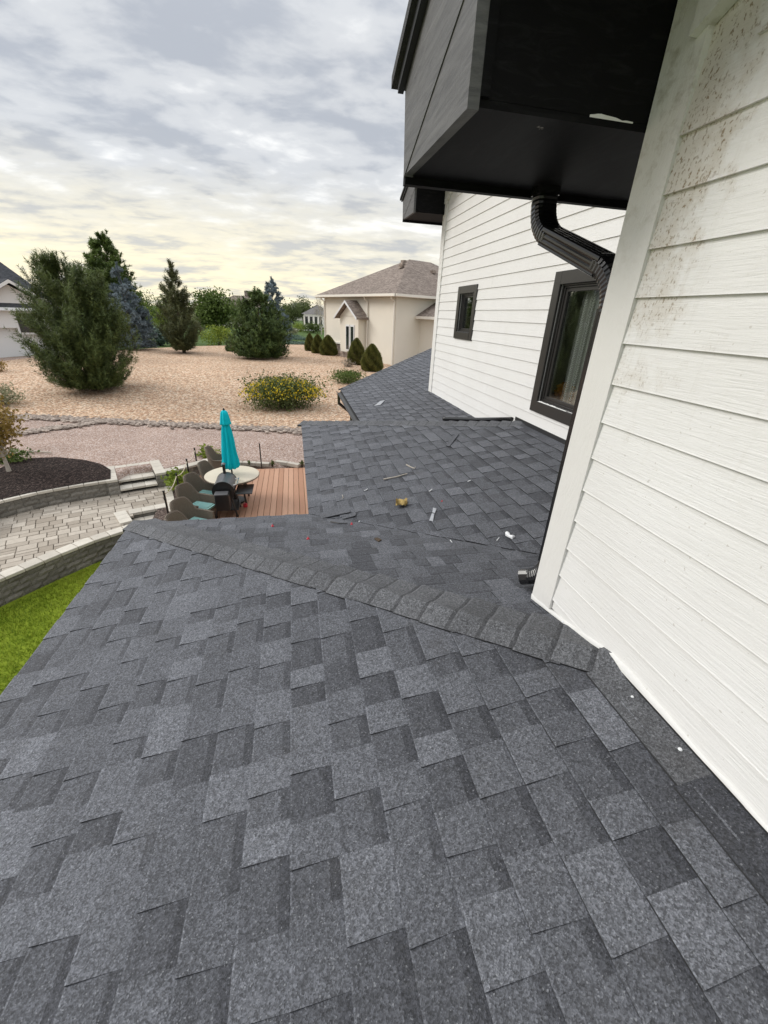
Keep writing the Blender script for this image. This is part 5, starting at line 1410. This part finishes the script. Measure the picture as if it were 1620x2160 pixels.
# bump-out with gable on the long wall
U0, U1, PJ = 3.8, 6.6, .75
bo = thing('gabled_bay', at((U0+U1)/2, -PJ, GZN), parent=nh); bo.matrix_parent_inverse = wmat(nh).inverted()
poly_obj('wall', [at(U0, -PJ, GZN-.5), at(U1, -PJ, GZN-.5), at(U1, -.0, GZN-.5), at(U0, -.0, GZN-.5)], (0, 0, EZ-1.55-GZN+.5), 'stucco', bo)
GE, GA = EZ-1.6, EZ-.55; um_ = (U0+U1)/2
poly_obj('gable', [at(U0, -PJ, GE), at(U1, -PJ, GE), at(um_, -PJ, GA-.12)], b_*PJ, 'stucco', bo)
for u_ in (U0-.35, U1+.35):
    b = MB(); zz = GE-.18
    b.prism([at(u_, -PJ-.4, zz), at(um_, -PJ-.4, GA), at(um_, -PJ-.4, GA+.14), at(u_, -PJ-.4, zz+.14)], b_*(PJ+.38)); b.build('roof', M['brownroof'], bo, tones=False)
    b = MB(); b.prism([at(u_, -PJ-.44, zz-.06), at(um_, -PJ-.44, GA-.06), at(um_, -PJ-.44, GA+.10), at(u_, -PJ-.44, zz+.10)], b_*.04); b.build('rake_trim', M['white'], bo, tones=False)
for k_, u_ in enumerate((4.65, 5.35)):
    w = thing('window', at(u_, -PJ, GZN+1.2), parent=nh); w.matrix_parent_inverse = wmat(nh).inverted()
    poly_obj('frame', [at(u_-.30, -PJ-.05, GZN+.75), at(u_+.30, -PJ-.05, GZN+.75), at(u_+.30, -PJ-.05, GZN+2.75), at(u_-.30, -PJ-.05, GZN+2.75)], b_*.06, 'white', w)
    poly_obj('pane', [at(u_-.20, -PJ-.07, GZN+.88), at(u_+.20, -PJ-.07, GZN+.88), at(u_+.20, -PJ-.07, GZN+2.62), at(u_-.20, -PJ-.07, GZN+2.62)], b_*.03, 'darkglass', w)
poly_obj('stone_base', [at(U0-.1, -PJ-.1, GZN-.5), at(U1+.1, -PJ-.1, GZN-.5), at(U1+.1, -PJ+.0, GZN-.5), at(U0-.1, -PJ+.0, GZN-.5)], (0, 0, 1.15), 'wain', bo)
poly_obj('stone_base', [at(U1+.1, -.12, GZN-.5), at(L1+.1, -.12, GZN-.5), at(L1+.1, .0, GZN-.5), at(U1+.1, .0, GZN-.5)], (0, 0, 1.6), 'wain', nh)
poly_obj('stone_ledge', [at(U1, -.2, GZN+1.12), at(L1+.15, -.2, GZN+1.12), at(L1+.15, .0, GZN+1.12), at(U1, .0, GZN+1.12)], (0, 0, .12), 'stuccotrim', nh)
for u_, v_ in ((.12, -.08), (U0-.25, -.08), (L1-.1, -.08)):
    b = MB(); b.tube([at(u_, v_-.35, EZ-.15), at(u_, v_-.3, EZ-.3), at(u_, v_, EZ-.5), at(u_, v_, GZN)], .055, 6); b.build('downspout', M['stuccotrim'], nh, tones=False)
b = MB(); c = at(9.0, -.2, GZN+.5); b.prism([c, c+a_*.35, c+a_*.35+Vector((0, 0, .6)), c+Vector((0, 0, .6))], b_*.2); b.build('meter_box', M['grillgrey'], nh, tones=False)

# white house at the far left
lh0 = on_ground(152, 742); lh = thing('left_house', (lh0.x-4, lh0.y, lh0.z), 'white rendered house with dark grey gabled roof behind the big pine', 'house')
lx, ly, lz = lh0.x, lh0.y-.8, lh0.z-.3; HE = px_h((lx, ly, lz), 648); d1 = Vector((-.72, -.69, 0)); d2 = Vector((-.69, .72, 0))
def lat(u, v, z=0): return Vector((lx, ly, lz))+d1*u+d2*v+Vector((0, 0, z))
poly_obj('wall', [lat(0, 0), lat(9, 0), lat(9, 9), lat(0, 9)], (0, 0, HE), 'white', lh)
b = MB(); A0 = [lat(-.5, -.6, HE-.1), lat(9.5, -.6, HE-.1), lat(9.5, 9.6, HE-.1), lat(-.5, 9.6, HE-.1), lat(3.0, 3.6, HE+4.3), lat(5.6, 3.6, HE+4.3)]
b.add(A0, [(0, 1, 5, 4), (1, 2, 5), (2, 3, 4, 5), (3, 0, 4), (3, 2, 1, 0)]); lr = b.build('roof', M['greyroof'], lh, tones=False)
poly_obj('gable', [lat(.4, -.35, HE*.6), lat(4.4, -.35, HE*.6), lat(4.4, -.35, HE), lat(2.4, -.35, HE+1.25), lat(.4, -.35, HE)], d2*.6, 'white', lh)
for s_ in (-1, 1):
    b = MB(); b.prism([lat(2.4, -.8, HE+1.4), lat(2.4+s_*2.5, -.8, HE-.12), lat(2.4+s_*2.5, -.8, HE+.06), lat(2.4, -.8, HE+1.58)], d2*2.6); b.build('gable_roof', M['greyroof'], lh, tones=False)
    b = MB(); b.prism([lat(2.4, -.84, HE+1.34), lat(2.4+s_*2.55, -.84, HE-.22), lat(2.4+s_*2.55, -.84, HE-.02), lat(2.4, -.84, HE+1.54)], d2*.035); b.build('rake_trim', M['white'], lh, tones=False)
w = thing('window', lat(2, -.35, 1.2), parent=lh); w.matrix_parent_inverse = wmat(lh).inverted()
poly_obj('frame', [lat(.9, -.40, 1.6), lat(2.6, -.40, 1.6), lat(2.6, -.40, 3.0), lat(.9, -.40, 3.0)], d2*.05, 'white', w)
poly_obj('pane', [lat(1.02, -.43, 1.72), lat(2.48, -.43, 1.72), lat(2.48, -.43, 2.9), lat(1.02, -.43, 2.9)], d2*.03, 'darkglass', w)
b = MB(); c = lat(3.3, 2.2, HE+1.85); b.prism([c, c+d1*.4, c+d1*.4+d2*.3, c+d2*.3], (0, 0, .3)); b.build('roof_vent', M['metal'], lr, tones=False)
b = MB(); b.prism([lat(-.55, -.72, HE-.28), lat(9.5, -.72, HE-.28), lat(9.5, -.60, HE-.10), lat(-.55, -.60, HE-.10)], d2*.06); b.build('gutter', M['white'], lh, tones=False)

# distant houses and trees
def far_house(px, py, w, d, h, rise, label, wall, roof, windows=0, rz=0.0, chimney=False):
    p = on_ground(px, py); t = thing('distant_house', p, label, 'house', rz=0)
    c_, s_ = math.cos(rz), math.sin(rz)
    def q(x, y, z): return (p.x+x*c_-y*s_, p.y+x*s_+y*c_, p.z+z)
    poly_obj('wall', [q(-w/2, 0, -.5), q(w/2, 0, -.5), q(w/2, d, -.5), q(-w/2, d, -.5)], (0, 0, h+.5), wall, t)
    b = MB(); o_ = .6; b.add([q(-w/2-o_, -o_, h), q(w/2+o_, -o_, h), q(w/2+o_, d+o_, h), q(-w/2-o_, d+o_, h), q(-w/2+d/2, d/2, h+rise), q(w/2-d/2, d/2, h+rise)], [(0, 1, 5, 4), (1, 2, 5), (2, 3, 4, 5), (3, 0, 4), (3, 2, 1, 0)])
    rf = b.build('roof', M[roof], t, tones=False)
    for i in range(windows):
        x = -w/2+(i+.5)*w/windows; ww = w/windows*.36
        f = poly_obj('window', [q(x-ww, -.08, h*.22), q(x+ww, -.08, h*.22), q(x+ww, -.08, h*.88), q(x-ww, -.08, h*.88)], (0, .05, 0), 'stuccotrim', t)
        poly_obj('pane', [q(x-ww*.82, -.12, h*.27), q(x+ww*.82, -.12, h*.27), q(x+ww*.82, -.12, h*.84), q(x-ww*.82, -.12, h*.84)], (0, .03, 0), 'darkglass', f)
    if chimney: poly_obj('chimney', [q(1.5, d/2, h), q(2.8, d/2, h), q(2.8, d/2+1, h), q(1.5, d/2+1, h)], (0, 0, rise+1.3), 'wain', rf)
far_house(672, 694, 8.5, 9, 4.0, 2.6, 'distant sunroom house with pale window posts beyond the lawn', 'stuccotrim', 'paleroof', 6)
far_house(507, 690, 13, 10, 5.0, 3.0, 'distant house with brick chimney behind the round green tree', 'stucco', 'brownroof', 3, 0, True)
far_house(712, 680, 9, 9, 6.5, 3.0, 'distant house with grey roof behind the bare tree', 'stucco', 'paleroof', 2)
far_house(632, 676, 16, 12, 6.0, 3.2, 'farthest pale house low on the horizon', 'stuccotrim', 'paleroof', 3)
def far_tree(px, py, top, wpx, mat, label, n=2400):
    p = on_ground(px, py); H = px_h(p, top); r_ = wpx/2/scale_at(p)
    leafy('broadleaf_tree', label, p, r_, r_*.9, H, n, mat, max(.12, r_*.075), 'tree', trunk=H*.14, nclump=70, shell=.35, tight=.20)
far_tree(460, 712, 610, 82, 'leaf', 'round mid green tree between the slim pine and the rounded juniper', 5200)
far_tree(425, 706, 652, 34, 'sage', 'pale silvery tree behind the slim pine')
far_tree(320, 708, 612, 44, 'leaf', 'dark green tree right of the tall pointed tree')
far_tree(312, 712, 640, 40, 'lime', 'yellow green tree behind the blue spruce')
far_tree(620, 690, 636, 40, 'leaf2', 'grey green tree left of the distant sunroom')
far_tree(640, 686, 626, 44, 'leaf2', 'far grey green tree above the distant sunroom roof')
far_tree(608, 688, 645, 30, 'leaf', 'small green tree beside the blue spruce')
far_tree(360, 690, 622, 60, 'leaf2', 'far grey green tree behind the slim pine')
far_tree(500, 690, 622, 40, 'leaf2', 'far grey green tree before the brick chimney')
far_tree(535, 694, 640, 50, 'leaf', 'dark green tree behind the rounded juniper, left of its blue spruce')
far_tree(395, 700, 636, 60, 'leaf', 'green tree filling the gap right of the slim pine')
far_tree(345, 704, 646, 36, 'lime', 'low lime green tree left of the slim pine')
far_tree(590, 684, 640, 60, 'leaf2', 'far hazy green tree between blue spruce and sunroom')
far_tree(100, 700, 610, 90, 'leaf2', 'far grey green tree behind the big bushy pine')
far_tree(215, 698, 600, 70, 'leaf', 'far green tree left of the tall pointed tree')
p = on_ground(634, 700); leafy('lawn_shrub', 'lime green rounded shrub on the far lawn', p, 1.9, 1.6, px_h(p, 680), 1500, 'lime', .14, nclump=40)
p = on_ground(661, 703); leafy('hedge', 'dark green hedge in front of the distant sunroom', p, 2.6, 1.4, px_h(p, 680), 2600, 'leaf', .14, nclump=60, shell=.2)
p = on_ground(690, 703); leafy('lawn_shrub', 'green shrub by the far corner of the beige house', p, 1.3, 1.2, px_h(p, 689), 900, 'lime', .12, nclump=30)
# bare pale tree
p = on_ground(678, 706); bt = thing('bare_tree', p, 'pale leafless tree with fine twigs beside the beige house', 'tree'); H = px_h(p, 603); b = MB(); tw = []
def grow(q, d, l, r_, dep):
    e = q+d*l; b.tube([q, (q+e)/2+Vector((random.uniform(-.06, .06)*l, 0, 0)), e], [r_, r_*.8, r_*.6], 5, caps=False)
    if dep == 0: tw.append((q, e)); return
    for _ in range(3 if dep > 1 else 4):
        dd = (d+Vector((random.gauss(0, .42), random.gauss(0, .42), random.uniform(-.05, .3)))).normalized(); grow(q+(e-q)*random.uniform(.55, 1), dd, l*random.uniform(.55, .75), r_*.58, dep-1)
grow(p, Vector((-.05, 0, 1)).normalized(), H*.36, .11, 4); grow(p+Vector((.8, .3, 0)), Vector((.12, 0, 1)).normalized(), H*.30, .08, 4)
b.build('trunk', M['palebark'], bt, tones=False)
n = len(tw)*5; Q = np.repeat(np.array([list(e) for _, e in tw]), 5, 0)+RNG.normal(0, .28, (n, 3)); a = unit(RNG.normal(size=(n, 3))); c_ = unit(np.cross(a, RNG.normal(size=(n, 3))))
tri_cloud('crown', np.stack([Q-a*.22-c_*.012, Q-a*.22+c_*.012, Q+a*.22], 1), RNG.random(n), M['dryleaf'], bt)
